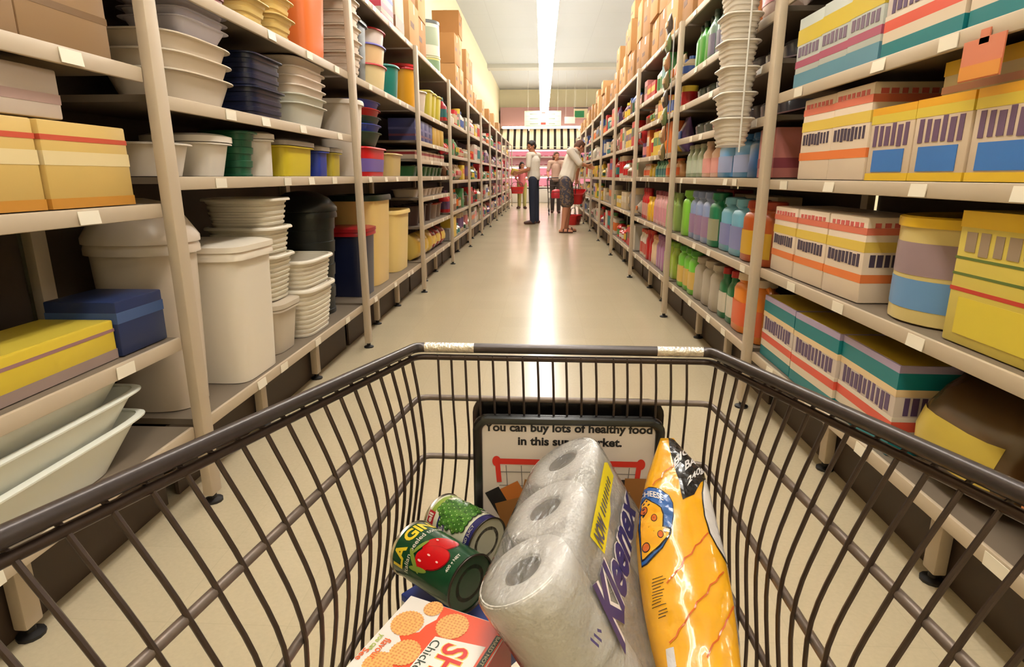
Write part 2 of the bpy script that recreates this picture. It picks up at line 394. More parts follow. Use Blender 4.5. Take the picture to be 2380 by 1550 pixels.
def g_tub(rad, h, c, lid, band=None, band2=None):
    def f():
        r = empty('tub'); bm = bmesh.new(); lathe(bm, [(0, rad*.96), (.004, rad), (h*.92, rad)], 28); finish(bm, 'tub_body', P(c, .35), r)
        bm = bmesh.new(); lathe(bm, [(h*.90, rad*1.03), (h*.985, rad*1.03), (h, rad*.97), (h-.006, rad*.9)], 28); finish(bm, 'lid', P(lid, .3), r)
        for b in (band, band2):
            if b:
                bm = bmesh.new(); rings(bm, [sect(h*z, rad*1.006, rad*1.006, 2, n=28) for z in b[:2]], False, False); finish(bm, 'printed_label', P(b[2], .4), r)
        return r
    return f
def g_pouch(w, d, h, c, c2, flat=False):
    def f():
        r = empty('pouch'); bm = bmesh.new(); n = 9; R = []
        for i in range(n):
            t = i/(n-1); q = max(.06, math.sin(math.pi*min(1, .12+.88*t) if t > .5 else math.pi*(.12+.88*t)))**.5; q = q if 0 < i < n-1 else .07
            R.append((h*t, w/2*(.96 if 0 < i < n-1 else 1), d/2*q, 3.4))
        loft(bm, R, 20); o = finish(bm, 'pouch_film', P(c, .25), r, angle=70)
        bm = bmesh.new()
        vr = []
        for t in (.3, .5, .7):
            q = math.sin(math.pi*(.12+.88*t))**.5; s = [p for p in sect(h*t, w/2*.965, d/2*q*1.03, 3.4, n=20) if p.y < 0 and abs(p.x) < w*.42]
            vr.append([bm.verts.new(p) for p in sorted(s, key=lambda p: p.x)])
        m = min(len(v) for v in vr)
        for i in range(2):
            for j in range(m-1): bm.faces.new((vr[i][j], vr[i][j+1], vr[i+1][j+1], vr[i+1][j]))
        finish(bm, 'printed_label', P(c2, .3), r)
        if flat:
            for o in r.children:
                o.rotation_euler.x = math.radians(-78); o.location = (0, -h*.45, d*.5)
        return r
    return f
def g_packet(w, d, h, c, lab, tilt=12):                  # flat blister pack lying on its back
    def f():
        r = empty('packet'); bm = bmesh.new(); box(bm, (0, 0, .004), (w, d, .006), .001); o1 = finish(bm, 'backing_card', P(lab, .5), r)
        bm = bmesh.new(); loft(bm, [(.006, w*.42, d*.38, 4), (h*.8, w*.40, d*.36, 4), (h, w*.34, d*.30, 4)], 20); o2 = finish(bm, 'sponge_bubble', P(c, .25), r)
        for o in (o1, o2): o.rotation_euler.x = math.radians(tilt); o.location.z = d/2*math.sin(math.radians(tilt))
        return r
    return f
# far goods: one small mesh with two or three colours
def s_box(w, d, h, c, c2):
    def f():
        bm = bmesh.new(); box(bm, (0, 0, h/2), (w, d, h), .003, 0); box(bm, (0, -d/2, h*.58), (w*.9, .003, h*.34), 0, 1); return finish(bm, 'packet', [P(c, .4), P(c2, .4)], smooth=False)
    return f
def s_bottle(w, d, h, c, c2):
    def f():
        bm = bmesh.new(); loft(bm, [(0, w*.46, d*.46, 2.6), (h*.6, w*.48, d*.48, 2.6), (h*.74, w*.3, d*.3, 2), (h*.85, w*.17, d*.17, 2)], 14); lathe(bm, [(h*.85, w*.2), (h, w*.18)], 10, 1)
        rings(bm, [sect(z, w*.485, d*.485, 2.6, n=14) for z in (h*.15, h*.5)], False, False, 1); return finish(bm, 'bottle', [P(c, .3), P(c2, .35)])
    return f
def s_can(w, d, h, c, c2):
    def f():
        bm = bmesh.new(); lathe(bm, [(0, w*.45), (h, w*.45)], 16); rings(bm, [sect(z, w*.455, w*.455, 2, n=16) for z in (h*.2, h*.75)], False, False, 1); return finish(bm, 'can', [P(c, .35), P(c2, .4)])
    return f
def s_pouch(w, d, h, c, c2):
    def f():
        bm = bmesh.new(); loft(bm, [(0, w*.48, d*.1, 2.4), (h*.2, w*.46, d*.42, 2.4), (h*.6, w*.46, d*.38, 2.4), (h*.95, w*.47, d*.06, 2.4), (h, w*.48, d*.05, 2.4)], 14)
        box(bm, (0, -d*.4, h*.45), (w*.6, .01, h*.3), .003, 1); return finish(bm, 'pouch', [P(c, .3), P(c2, .4)])
    return f
PROTO = {}
def get(key, fn, name):
    if key in PROTO: return dup(PROTO[key])
    o = fn(); o.name = name; PROTO[key] = o; return o
SHELFNAME = {}
def shelfname(s, k, z):
    L = SHELVES[(s, k)]; i = min(range(len(L)), key=lambda i: abs(L[i]-z))
    return 'base shelf' if i == 0 else 'top shelf' if i == len(L)-1 else ORD[i+1]+' shelf'
def put(s, y, z, w, d, name, key, fn, label, cat, group, back=.03, rz=0, tilt=0):
    o = get(key, fn, name)
    o.location = (xat(s, back+d/2), y, z+.001); o.rotation_euler = (tilt, 0, (math.pi/2 if s == 'L' else -math.pi/2)+rz)
    return tag(o, label, cat, group)
def row(s, k, z, y0, items, group, gap=.008, back=.03, rng=random.Random(3), where=None, yend=None):
    """items: (count, name, category, words, width, depth, builder[, lift]) laid from the near post away from the camera"""
    y = y0; n = 0
    yend = yend or (YL(k) if s == 'L' else YR(k))+BAY-.035
    for it in items:
        cnt, name, cat, words, w, d, fn = it[:7]
        if name == 'gap': y += w; continue
        key = (name, words, w, d)
        for q in range(cnt):
            if yend and y+w > yend: return
            n += 1
            loc = where or (shelfname(s, k, z)+', '+bayname(s, k))
            put(s, y+w/2, z, w, d, name, key, fn, '%s, %s from near post, %s' % (words, ORD[n], loc), cat, group, back+rng.uniform(0, .015), rng.uniform(-.03, .03))
            y += w+gap
# ---------------------------------------------------------------- goods on the near bays, right side
CR, WH, PINK = (232, 214, 186), (236, 228, 218), (222, 170, 158)
TEAL, PURP, YEL, BLU = (16, 118, 124), (92, 70, 104), (222, 180, 44), (62, 116, 186)
TB = [(.0, .16, TEAL), (.16, .27, (214, 196, 172)), (.27, .38, (214, 84, 62)), (.38, .43, (220, 206, 188)), (.74, .92, TEAL), (.92, 1.0, (168, 150, 176)), (.66, .74, (226, 196, 150))]
teal = lambda w, h: g_box(w, .30, h, (200, 184, 172), TB, [(.44, .66, PURP, 11)], top=(190, 160, 50))
white = lambda w, h: g_box(w, .24, h, (226, 206, 184), [(.80, .88, (216, 116, 92)), (.60, .72, (222, 190, 84)), (.24, .34, (224, 122, 62))], [(.42, .58, (70, 58, 76), 9), (.88, .94, (206, 96, 90), 7)], top=(228, 208, 196))
byel = lambda w, h: g_box(w, .22, h, (208, 186, 160), [(.90, 1.0, (228, 166, 38)), (.78, .90, (216, 190, 70)), (.0, .10, YEL)], [(.46, .76, (104, 78, 104), 6)], panel=(-.36, .36, .12, .42, BLU), top=YEL)
yel = lambda w, h: g_box(w, .26, h, (204, 182, 80), [(.88, 1.0, YEL), (.40, .43, (190, 60, 44)), (.64, .66, (92, 110, 50)), (.52, .54, (92, 110, 50))], [(.68, .86, (150, 128, 104), 6)], panel=(-.38, .38, .08, .36, (214, 190, 60)))
pastel = lambda w, h: g_box(w, .24, h, (186, 190, 182), [(.62, .84, (206, 180, 60)), (.30, .40, (170, 86, 110)), (.0, .22, (92, 140, 158))], [(.44, .6, (120, 100, 120), 6)])
dark = lambda c, c2: g_pouch(.36, .32, .26, c, c2)
G1, G2 = 'boxes of washing powder on the right shelves', 'bottles of cleaner and softener on the right shelves'
S = SHELVES[('R', -1)]
row('R', -1, S[0], .86, [(1, 'dog_food_bag', 'bag', 'dark crimson and orange bag', .36, .32, dark((104, 26, 22), (206, 122, 60))), (1, 'dog_food_bag', 'bag', 'brown and yellow bag', .37, .32, dark((96, 72, 44), (186, 160, 66))),
   (3, 'powder_box', 'box', 'large teal box with purple striped panel', .335, .30, teal(.335, .265))], G1, back=.02, gap=.013)
row('R', -1, S[1], .86, [(2, 'powder_box', 'box', 'tall yellow box with thin red lines', .31, .26, yel(.31, .31)), (1, 'powder_tub', 'tub', 'wide blue yellow tub', .36, .36, g_tub(.18, .285, (208, 186, 120), YEL, (.46, .76, (150, 126, 130)), (.14, .42, (104, 146, 190)))),
   ('gap', 'gap', '', '', .03, 0, 0), (3, 'powder_box', 'box', 'white box with dark lettering', .24, .24, white(.24, .265))], G1, back=.02, gap=.013)
row('R', -1, S[2], .86, [(5, 'powder_box', 'box', 'blue and yellow box with purple strokes', .21, .22, byel(.21, .205)), (3, 'powder_box', 'box', 'tall cream box with red bands', .235, .24, white(.235, .285))], G1, back=.02, gap=.013)
row('R', -1, S[2]+.206, .88, [(1, 'powder_box', 'box', 'bright blue box', .40, .16, g_box(.40, .16, .085, (34, 92, 156), [(.0, .3, (60, 120, 190))])), (1, 'powder_box', 'box', 'long yellow topped box', .42, .16, g_box(.42, .16, .085, (206, 190, 150), [(.6, 1, YEL), (.1, .3, (206, 150, 130))]))], G1, back=.06, where='atop yellow boxes, nearest right bay')
row('R', -1, S[3], .86, [(3, 'powder_box', 'box', 'big teal box with purple panel', .36, .30, teal(.36, .27)), (3, 'powder_box', 'box', 'slim yellow and mauve box', .20, .24, pastel(.20, .255))], G1, back=.02, gap=.013)
row('R', -1, S[4], .86, [(9, 'laundry_pouch', 'pouch', 'pale blue and white pouch', .19, .14, g_pouch(.19, .14, .24, (178, 190, 190), (112, 140, 160)))], 'pouches on the upper right shelves')
# hanging shelf talker
bm = bmesh.new(); box(bm, (0, 0, -.05), (.003, .13, .085)); box(bm, (0, 0, -.005), (.003, .03, .03)); o = finish(bm, 'shelf_talker', P((206, 122, 92)), smooth=False); o.location = (XR-.006, 1.47, S[3]-.028)
bm = bmesh.new(); box(bm, (-.002, 0, -.075), (.002, .128, .03)); finish(bm, 'printed_band', P((214, 140, 60)), o, smooth=False)
tag(o, 'pink and orange card hanging from the shelf lip, nearest right bay', 'sign')
S = SHELVES[('R', 0)]; y = 2.76
jug = lambda c, cap, lab, w=.20, h=.27: g_bottle(w, .13, h, c, cap, lab, jug=True, neck=.36)
bot = lambda c, cap, lab, w=.12, h=.25: g_bottle(w, .08, h, c, cap, lab)
row('R', 0, S[0], y, [(2, 'cleaner_jug', 'bottle', 'orange jug with cream cap', .20, .13, jug((226, 132, 46), (226, 206, 176), (214, 96, 52), .2, .30)), (2, 'cleaner_bottle', 'bottle', 'white and green bottle with red cap', .13, .09, bot((40, 108, 66), (176, 34, 34), (200, 190, 170), .13, .28)),
   (3, 'cleaner_jug', 'bottle', 'cloudy grey jug', .17, .12, jug((166, 154, 136), (176, 164, 146), None, .17, .27)), (3, 'cleaner_jug', 'bottle', 'bright lime green jug', .15, .12, jug((112, 188, 64), (70, 140, 50), (206, 170, 90), .15, .29)), (1, 'cleaner_bottle', 'bottle', 'slim blue bottle', .10, .08, bot((72, 110, 168), (60, 90, 150), None, .10, .27))], G2)
row('R', 0, S[1], y, [(2, 'softener_jug', 'bottle', 'orange brown jug with yellow label', .17, .13, jug((182, 84, 34), (150, 52, 26), (206, 160, 48), .17, .29)), (2, 'softener_jug', 'bottle', 'light blue jug with mauve label', .22, .14, jug((112, 172, 196), (112, 172, 196), (128, 132, 180), .22, .29)),
   (1, 'softener_jug', 'bottle', 'deep green jug', .17, .12, jug((28, 116, 78), (28, 116, 78), (150, 150, 120), .17, .31)), (3, 'softener_jug', 'bottle', 'lavender blue jug', .16, .12, jug((136, 150, 186), (120, 136, 176), (150, 120, 150), .16, .31)), (2, 'softener_jug', 'bottle', 'lime green bottle shaped jug', .14, .1, jug((126, 186, 60), (120, 176, 60), None, .14, .31))], G2)
row('R', 0, S[1], 3.1, [(4, 'storage_box', 'box', 'plain cream box', .17, .12, g_box(.17, .12, .30, (214, 196, 170))), (2, 'storage_box', 'box', 'dark red box', .2, .12, g_box(.2, .12, .32, (138, 24, 36)))], 'boxes at the back of the second shelf', back=.2, where='behind jugs, second right bay')
row('R', 0, S[2], y, [(1, 'softener_box', 'box', 'pinkish red box', .20, .14, g_box(.2, .14, .21, (196, 120, 112), [(.2, .4, (150, 70, 80))])), (1, 'softener_jug', 'bottle', 'dark blue jug', .18, .13, jug((34, 92, 146), (34, 92, 146), None, .18, .21)), (2, 'softener_jug', 'bottle', 'sky blue jug with pale label', .25, .14, jug((90, 150, 200), (70, 130, 190), (150, 160, 196), .25, .215)),
   (2, 'softener_bottle', 'bottle', 'pale pink bottle with cream cap', .17, .10, bot((222, 178, 154), (226, 190, 160), (216, 150, 140), .17, .215)), (3, 'softener_bottle', 'bottle', 'pale green bottle', .13, .09, bot((160, 172, 142), (176, 176, 150), (176, 182, 160), .13, .21)), (1, 'softener_bottle', 'bottle', 'reddish brown bottle', .11, .09, bot((140, 70, 50), (120, 50, 40), None, .11, .20))], G2)
pk = lambda c, l: g_packet(.172, .24, .07, c, l)
for zi, cs in ((3, [((70, 66, 70), (150, 110, 110)), ((150, 104, 104), (170, 150, 140)), ((84, 84, 76), (120, 130, 96))]), (4, [((78, 76, 82), (140, 116, 120)), ((100, 100, 108), (96, 110, 120)), ((60, 66, 60), (150, 140, 124))])):
    for j, (c, l) in enumerate(cs):
        nm = ['mauve', 'rosy', 'olive'] if zi == 3 else ['slate', 'steel blue', 'dark']
        row('R', 0, S[zi], y+j*.61, [(3, 'sponge_packet', 'packet', nm[j]+' sponge packet lying flat', .18, .24, pk(c, l))], 'sponge packets lying on the right shelves', gap=.012, where=shelfname('R', 0, S[zi])+', second right bay')
row('R', 0, S[5], y, [(2, 'wipes_pouch', 'pouch', 'white and pink pouch', .20, .12, g_pouch(.20, .12, .27, (226, 204, 196), (206, 130, 140))), (2, 'wipes_pouch', 'pouch', 'orange brown pouch', .19, .12, g_pouch(.19, .12, .29, (206, 136, 88), (190, 104, 60))),
   (4, 'spray_bottle', 'bottle', 'grey green bottle with slender neck', .115, .09, g_bottle(.115, .08, .29, (104, 128, 110), (70, 84, 76), (110, 104, 120), neck=.2)), (4, 'spray_bottle', 'bottle', 'bright green bottle with dark cap', .115, .09, g_bottle(.115, .08, .28, (66, 140, 52), (16, 40, 30), None, neck=.22))], G2)
# column of nested white mesh baskets hung in front of the posts
bk = g_bin(.22, .17, .115, (222, 212, 198), ribs=5, taper=.74, e=4, lipw=.008)
for i in range(12):
    o = get(('hung', 0), bk, 'mesh_basket'); o.location = (XR-.10+random.uniform(-.006, .006), 2.93, 1.18+i*.106); o.rotation_euler = (0, random.uniform(-.05, .05), -math.pi/2)
    tag(o, 'small white ribbed basket, %s from the bottom of the hanging column beside the post' % ORD[i+1], 'basket', 'white baskets hung in a column')
bm = bmesh.new(); tube(bm, [(XR-.10, 2.80, 1.15), (XR-.10, 2.80, 2.52), (XR+.0, 2.80, 2.53), (XR+.02, 2.80, 2.075)], .004, 6); tag(finish(bm, 'hanging_rod', M_WHITE_METAL), 'thin rod carrying the column of white hanging baskets', 'rod')
S = SHELVES[('R', 1)]; y = 4.63
row('R', 1, S[0], y, [(3, 'shampoo_bottle', 'bottle', 'yellow green bottle', .12, .09, bot((166, 190, 70), (130, 170, 60), None, .12, .27)), (3, 'shampoo_bottle', 'bottle', 'lilac bottle', .12, .09, bot((168, 118, 158), (150, 100, 140), None, .12, .28)), (2, 'shampoo_bottle', 'bottle', 'cream bottle', .11, .09, bot((226, 196, 160), (210, 150, 110), None, .11, .25)),
   (2, 'shampoo_bottle', 'bottle', 'deep red bottle', .11, .09, bot((176, 30, 34), (190, 60, 50), None, .11, .28)), (3, 'shampoo_bottle', 'bottle', 'white bottle with red label', .12, .09, bot((220, 206, 190), (200, 90, 70), (190, 80, 70), .12, .26))], G2)
row('R', 1, S[1], y, [(3, 'shampoo_bottle', 'bottle', 'pale green slim bottle', .12, .08, bot((150, 176, 90), (140, 160, 90), None, .12, .28)), (5, 'shampoo_bottle', 'bottle', 'rose pink bottle', .11, .08, bot((212, 158, 158), (120, 50, 60), (206, 140, 150), .11, .28)), (2, 'shampoo_bottle', 'bottle', 'golden yellow bottle', .13, .08, bot((216, 166, 38), (200, 150, 40), None, .13, .22)), (3, 'shampoo_bottle', 'bottle', 'scarlet bottle', .13, .09, bot((190, 22, 26), (150, 20, 24), (200, 140, 130), .13, .29))], G2)
row('R', 1, S[2], y, [(4, 'shampoo_bottle', 'bottle', 'peach bottle', .11, .08, bot((222, 160, 100), (216, 110, 60), (214, 100, 50), .11, .135)), (4, 'shampoo_bottle', 'bottle', 'mint green bottle', .11, .08, bot((110, 176, 146), (60, 130, 110), (60, 110, 110), .11, .13)), (3, 'shampoo_bottle', 'bottle', 'mustard bottle', .09, .08, bot((196, 160, 44), (180, 140, 40), None, .09, .11)), (3, 'shampoo_bottle', 'bottle', 'white bottle with orange label', .12, .08, bot((228, 206, 186), (222, 160, 130), (212, 90, 50), .12, .12))], G2)
rr = random.Random(11)
PALS = [('red', (190, 32, 34)), ('orange', (214, 110, 46)), ('yellow', (216, 180, 56)), ('white', (204, 192, 174)), ('cream', (190, 168, 134)), ('brown', (120, 80, 52)), ('green', (70, 124, 70)), ('dark green', (30, 74, 52)), ('blue', (56, 84, 146)), ('pink', (208, 130, 130)), ('black', (34, 30, 32)), ('grey', (150, 140, 130)), ('purple', (104, 74, 112)), ('teal', (50, 120, 120))]
SMALL = [('packet', 'box', s_box), ('bottle', 'bottle', s_bottle), ('can', 'can', s_can), ('pouch', 'pouch', s_pouch)]
def fill(s, k, z, hmax, wts, group, kinds=(0, 1, 2, 3), wmul=1, rng=rr):
    y0 = (YL(k) if s == 'L' else YR(k))+.05; y = y0; n = 0
    while y < y0+BAY-.16:
        w0 = rng.choice((.13, .16, .2))*wmul; nm, cat, fn = SMALL[rng.choice(kinds)]; cn, c = rng.choice(wts); c2n, c2 = rng.choice(PALS)
        h = max(.07, min(hmax-.04, rng.choice((.14, .2, .26)))); d = .14 if nm != 'can' else w0
        for q in range(rng.choice((1, 2, 2))):
            if y+w0 > y0+BAY-.1: y += .03; break
            n += 1
            put(s, y+w0/2, z, w0, d, nm, (nm, cn, c2n, w0, h), fn(w0, d, h, c, c2), '%s %s, %s from near post, %s, %s' % (cn, nm, ORD[n], shelfname(s, k, z), bayname(s, k)), cat, group)
            y += w0+.012
PD = dict(PALS); pal = lambda *n: [(a, PD[a]) for a in n]
fill('R', 1, S[3], .28, pal('brown', 'orange', 'red', 'purple', 'yellow'), 'small goods on the far right shelves')
fill('R', 1, S[4], .2, pal('brown', 'orange', 'red', 'yellow', 'cream'), 'small goods on the far right shelves')
fill('R', 1, S[5], .3, pal('red', 'white', 'green', 'cream', 'pink'), 'small goods on the far right shelves')
for k in range(2, 8):
    L = SHELVES[('R', k)]; ps = [pal('white', 'cream', 'red'), pal('white', 'cream', 'yellow', 'grey'), pal('white', 'pink', 'cream', 'red'), pal('red', 'yellow', 'brown', 'white'), pal('blue', 'red', 'brown', 'white', 'purple')]
    if k >= 4: ps = [pal('brown', 'grey', 'white'), pal('yellow', 'grey', 'white'), pal('yellow', 'black', 'white'), pal('yellow', 'blue', 'white'), pal('blue', 'brown', 'white')]
    for i in range(5): fill('R', k, L[i], L[i+1]-L[i], ps[i], 'small goods on the far right shelves', wmul=1.1 if k < 5 else 1.4)
# clip strip of small packets hanging beside the second right post
for i in range(8):
    c = [(110, 96, 60), (150, 104, 70), (96, 110, 66), (70, 60, 54)][i % 4]
    o = get(('clip', i % 4), s_pouch(.12, .05, .12, c, (190, 160, 120)), 'snack_pouch'); o.location = (XR-.07, 4.72, 1.16+.124*i); o.rotation_euler = (0, 0, -math.pi/2)
    tag(o, 'small olive and brown pouch, %s from the bottom of the hanging clip strip' % ORD[i+1], 'pouch', 'pouches on a hanging clip strip')
bm = bmesh.new(); box(bm, (XR-.035, 4.72, 1.65), (.003, .03, .96)); tag(finish(bm, 'clip_strip', P((200, 190, 170))), 'long plastic clip strip hanging beside the second right post', 'strip')
# ---------------------------------------------------------------- goods on the near bays, left side
GL, GB = 'plastic bins and tubs on the left shelves', 'boxes on the nearest left shelves'
BIN_W, NAVY = (226, 214, 196), (20, 26, 54)
S = SHELVES[('L', -1)]
def one(s, y, z, w, d, name, fn, label, cat, group, **k): return put(s, y, z, w, d, name, (name, label), fn, label, cat, group, **k)
for i, (zz, bk_) in enumerate(((0, .02), (.075, .02), (.15, .03))):
    one('L', 1.06, S[0]+zz, 1.05, .22, 'planter_trough', g_bin(1.05, .24, .12, (222, 222, 210), taper=.74, e=8, lipw=.012), 'long white trough on the base shelf, nearest left bay, %s' % ['lowest of three', 'middle of three', 'topmost of three'][i], 'trough', 'nested white troughs', back=bk_)
row('L', -1, S[0], .60, [(2, 'storage_box', 'box', 'dark red box', .3, .14, g_box(.3, .14, .26, (110, 30, 30), [(.3, .5, (70, 34, 34))])), (2, 'storage_box', 'box', 'brown and tan box', .28, .14, g_box(.28, .14, .26, (96, 70, 54), [(.6, .8, (150, 116, 84))]))], GB, back=.28)
row('L', -1, S[1], .70, [(2, 'foil_box', 'box', 'low yellow box with mauve edge', .40, .2, g_box(.40, .2, .105, (206, 178, 52), [(.0, .25, (150, 128, 120)), (.7, .78, (150, 110, 110))], top=(200, 176, 60))), (1, 'foil_box', 'box', 'low dark blue box', .2, .2, g_box(.2, .2, .15, (30, 44, 84), [(.6, .8, (60, 84, 130))]))], GB)
row('L', -1, S[1], .95, [(3, 'storage_tub', 'bin', 'grey white tub', .26, .17, g_bin(.26, .17, .30, (176, 162, 146)))], GB, back=.25, where='behind boxes, nearest left bay')
row('L', -1, S[2], .75, [(3, 'tissue_box', 'box', 'cream gold box with red line', .30, .26, g_box(.30, .26, .20, (204, 170, 96), [(.0, .12, (196, 136, 52)), (.78, .84, (196, 80, 56)), (.5, .66, (222, 200, 150))]))], GB)
row('L', -1, S[2]+.205, .8, [(2, 'tissue_box', 'box', 'pale grey box on gold boxes', .33, .24, g_box(.33, .24, .11, (190, 172, 156), [(.3, .5, (160, 130, 120))]))], GB, where='stacked, nearest left bay')
row('L', -1, S[3], .80, [(1, 'storage_box', 'box', 'yellow striped box', .28, .24, g_box(.28, .24, .22, (196, 164, 100), [(.5, .6, (190, 60, 40)), (.0, .2, (206, 170, 80))])), (2, 'storage_box', 'box', 'tan kraft box', .28, .26, g_box(.28, .26, .28, (150, 118, 84), [(.3, .36, (120, 92, 64))]))], GB)
row('L', -1, S[4], .85, [(1, 'storage_bin', 'bin', 'black plastic bin', .30, .28, g_bin(.3, .28, .34, (24, 20, 20))), (2, 'storage_box', 'box', 'brown cardboard box', .26, .26, g_box(.26, .26, .3, (128, 96, 62), [(.4, .5, (104, 78, 52))]))], GB)
S = SHELVES[('L', 0)]
one('L', 2.285, S[0], .37, .36, 'laundry_bin', g_bin(.37, .36, .50, BIN_W, lid=BIN_W, taper=.9, e=6), 'tall white lidded bin in front on base shelf, second left bay', 'bin', GL, back=-.01)
one('L', 1.945, S[0], .28, .34, 'laundry_bin', g_bin(.28, .34, .56, (206, 190, 172), lid=(206, 190, 172), taper=.86, e=2.6, dome=.12), 'grey white bin with domed lid, near end of base shelf, second left bay', 'bin', GL, back=.05)
for i in range(2):
    one('L', 2.98, S[0]+.16*i, .44, .36, 'laundry_basket', g_bin(.44, .36, .24 if i == 0 else .22, (226, 216, 198), ribs=9, taper=.82, e=5), ['lower', 'upper'][i]+' white ribbed basket of the front stack, base shelf, second left bay', 'basket', GL, back=-.01)
for i in range(3):
    one('L', 2.615, S[0]+.24+.12*i, .28, .32, 'laundry_basket', g_bin(.28, .32, .20, (214, 204, 184), ribs=8, taper=.8, e=5), ['lowest', 'middle', 'topmost'][i]+' white ribbed basket of the rear stack, base shelf, second left bay', 'basket', GL, back=.02)
one('L', 2.615, S[0], .28, .32, 'storage_tub', g_bin(.28, .32, .205, (190, 176, 156), lid=(190, 176, 156)), 'white tub under the rear basket stack, base shelf, second left bay', 'bin', GL, back=.02)
one('L', 3.39, S[0]+.0, .34, .36, 'rubbish_bin', g_bin(.34, .36, .58, (16, 22, 20), lid=(14, 18, 17), taper=.82, e=2.4, dome=.09, ribs=4), 'black round bin with domed lid against the post, second left bay', 'bin', GL, back=.06)
z = S[1]
for (y, w, nm, fn, lb) in ((1.93, .26, 'basin', g_bin(.26, .28, .10, (216, 204, 188), taper=.8, e=3), 'white basin, nearest end of second shelf, second left bay'), (2.20, .24, 'basin', g_bin(.24, .28, .115, (222, 212, 198), taper=.8, e=3, lid=(220, 210, 196)), 'white lidded tub beside the green basket, second left bay'),
      (2.42, .17, 'small_basket', g_bin(.17, .2, .17, (22, 84, 56), taper=.8, e=4, ribs=3), 'dark green basket between white tubs, second left bay'), (2.62, .18, 'canister', g_bin(.18, .18, .15, (220, 210, 196), taper=.92, e=2, lid=(214, 204, 190)), 'round white canister beside the yellow box, second left bay')):
    one('L', y, z, w, .28 if nm == 'basin' else .2, nm, fn, lb, 'tub', GL)
clear = (150, 138, 124)
one('L', 2.93, z, .38, .26, 'storage_box', g_bin(.38, .26, .135, (206, 184, 44), lid=clear, taper=.92, e=7), 'yellow storage box with grey lid, second shelf, second left bay', 'box', GL)
one('L', 3.24, z, .17, .24, 'storage_box', g_bin(.17, .24, .125, (34, 56, 146), lid=clear, taper=.94, e=7), 'royal blue storage box with grey lid, second left bay', 'box', GL)
one('L', 3.45, z, .17, .24, 'storage_box', g_bin(.17, .24, .125, (180, 160, 52), lid=clear, taper=.94, e=7), 'small olive yellow storage box beside the post, second left bay', 'box', GL)
z = S[2]
for i in range(6):
    one('L', 3.16, z+.04*i, .46, .30, 'nested_basket', g_bin(.46, .30, .11, (222, 206, 190) if i > 1 else (200, 196, 180), taper=.82, e=5), 'white ribbed basket, %s from the bottom of the nested stack beside the post' % ORD[i+1], 'basket', GL)
for i in range(2):
    one('L', 2.65, z+.125*i, .34, .28, 'crate', g_bin(.34, .28, .12, NAVY, taper=.94, e=7, ribs=3), ['lower', 'upper'][i]+' navy blue crate, third shelf up, second left bay', 'crate', GL)
for i in range(3):
    one('L', 2.17, z+.055*i, .48, .30, 'basin', g_bin(.48, .30, .10, (218, 202, 180), taper=.78, e=3.5, lipw=.014), 'cream basin, %s from the bottom of the basin stack, third shelf, second left bay' % ORD[i+1], 'basin', GL)
for i in range(3):
    one('L', 2.19, z+.214+.026*i, .34, .24, 'tray', g_bin(.34, .24, .05, (206, 200, 212), taper=.78, e=6), 'pale lavender tray, %s from the bottom, on cream basins' % ORD[i+1], 'tray', GL)
z = S[3]
row('L', 0, z, 1.82, [(2, 'storage_bin', 'bin', 'crimson bin', .31, .28, g_bin(.31, .28, .28, (130, 24, 34), ribs=4))], GL)
for j in range(2):
    for i in range(4): one('L', 2.62+j*.27, z+.075*i, .25, .28, 'ribbed_basket', g_bin(.25, .28, .11, (222, 190, 116), ribs=3, taper=.78, e=5), 'straw yellow basket, %s from the bottom of the %s yellow stack' % (ORD[i+1], ['nearer', 'farther'][j]), 'basket', GL)
one('L', 3.32, z, .36, .30, 'storage_bin', g_bin(.36, .30, .40, (222, 112, 52), e=5), 'bright orange bin beside the post, fourth shelf, second left bay', 'bin', GL)
row('L', 0, S[4], 1.85, [(4, 'carton', 'carton', 'brown carton', .4, .36, g_carton(.4, .36, .36))], 'brown cartons on top of the left shelving')
S = SHELVES[('L', 1)]
one('L', 3.98, S[0], .52, .36, 'rubbish_bin', g_bin(.34, .30, .42, NAVY, rim=(150, 20, 26), lid=(150, 22, 28), taper=.86, e=5), 'navy bin with red lid in front on base shelf, third left bay', 'bin', GL, back=-.01)
one('L', 4.44, S[0], .52, .38, 'rubbish_bin', g_bin(.56, .38, .64, (226, 192, 122), rim=(24, 44, 32), taper=.84, e=4), 'big cream yellow bin with dark green rim, third left bay', 'bin', GL, back=.03)
one('L', 5.1, S[0], .52, .38, 'rubbish_bin', g_bin(.56, .38, .50, (232, 202, 130), taper=.84, e=4), 'lower cream yellow bin without lid, far end of base shelf, third left bay', 'bin', GL, back=.03)
z = S[1]
one('L', 3.83, z, .30, .30, 'waste_basket', g_bin(.30, .30, .44, (226, 212, 196), taper=.76, e=2.4), 'tall tapered white bin beside the post, third left bay', 'bin', GL, back=-.01)
one('L', 4.34, z, .48, .32, 'storage_crate', g_bin(.56, .32, .19, (196, 24, 28), taper=.9, e=5, handles=True, band=(.15, .6, (110, 90, 160))), 'red crate with mauve label under the striped bowls, third left bay', 'crate', GL)
for i, (cn, c) in enumerate((('green', (28, 60, 40)), ('blue', (48, 66, 160)), ('dark green', (24, 54, 38)), ('red', (190, 26, 28)), ('royal blue', (56, 72, 176)))):
    one('L', 4.34, z+.20+.05*i, .48, .30, 'bowl', g_bin(.52, .30, .09, c, taper=.74, e=2.3), '%s bowl, %s from the bottom of the nested stack on the red crate' % (cn, ORD[i+1]), 'bowl', GL)
one('L', 4.92, z, .40, .28, 'storage_crate', g_bin(.42, .28, .17, (196, 170, 110), taper=.9, e=5), 'straw coloured crate beside the red crate, third left bay', 'crate', GL)
z = S[2]
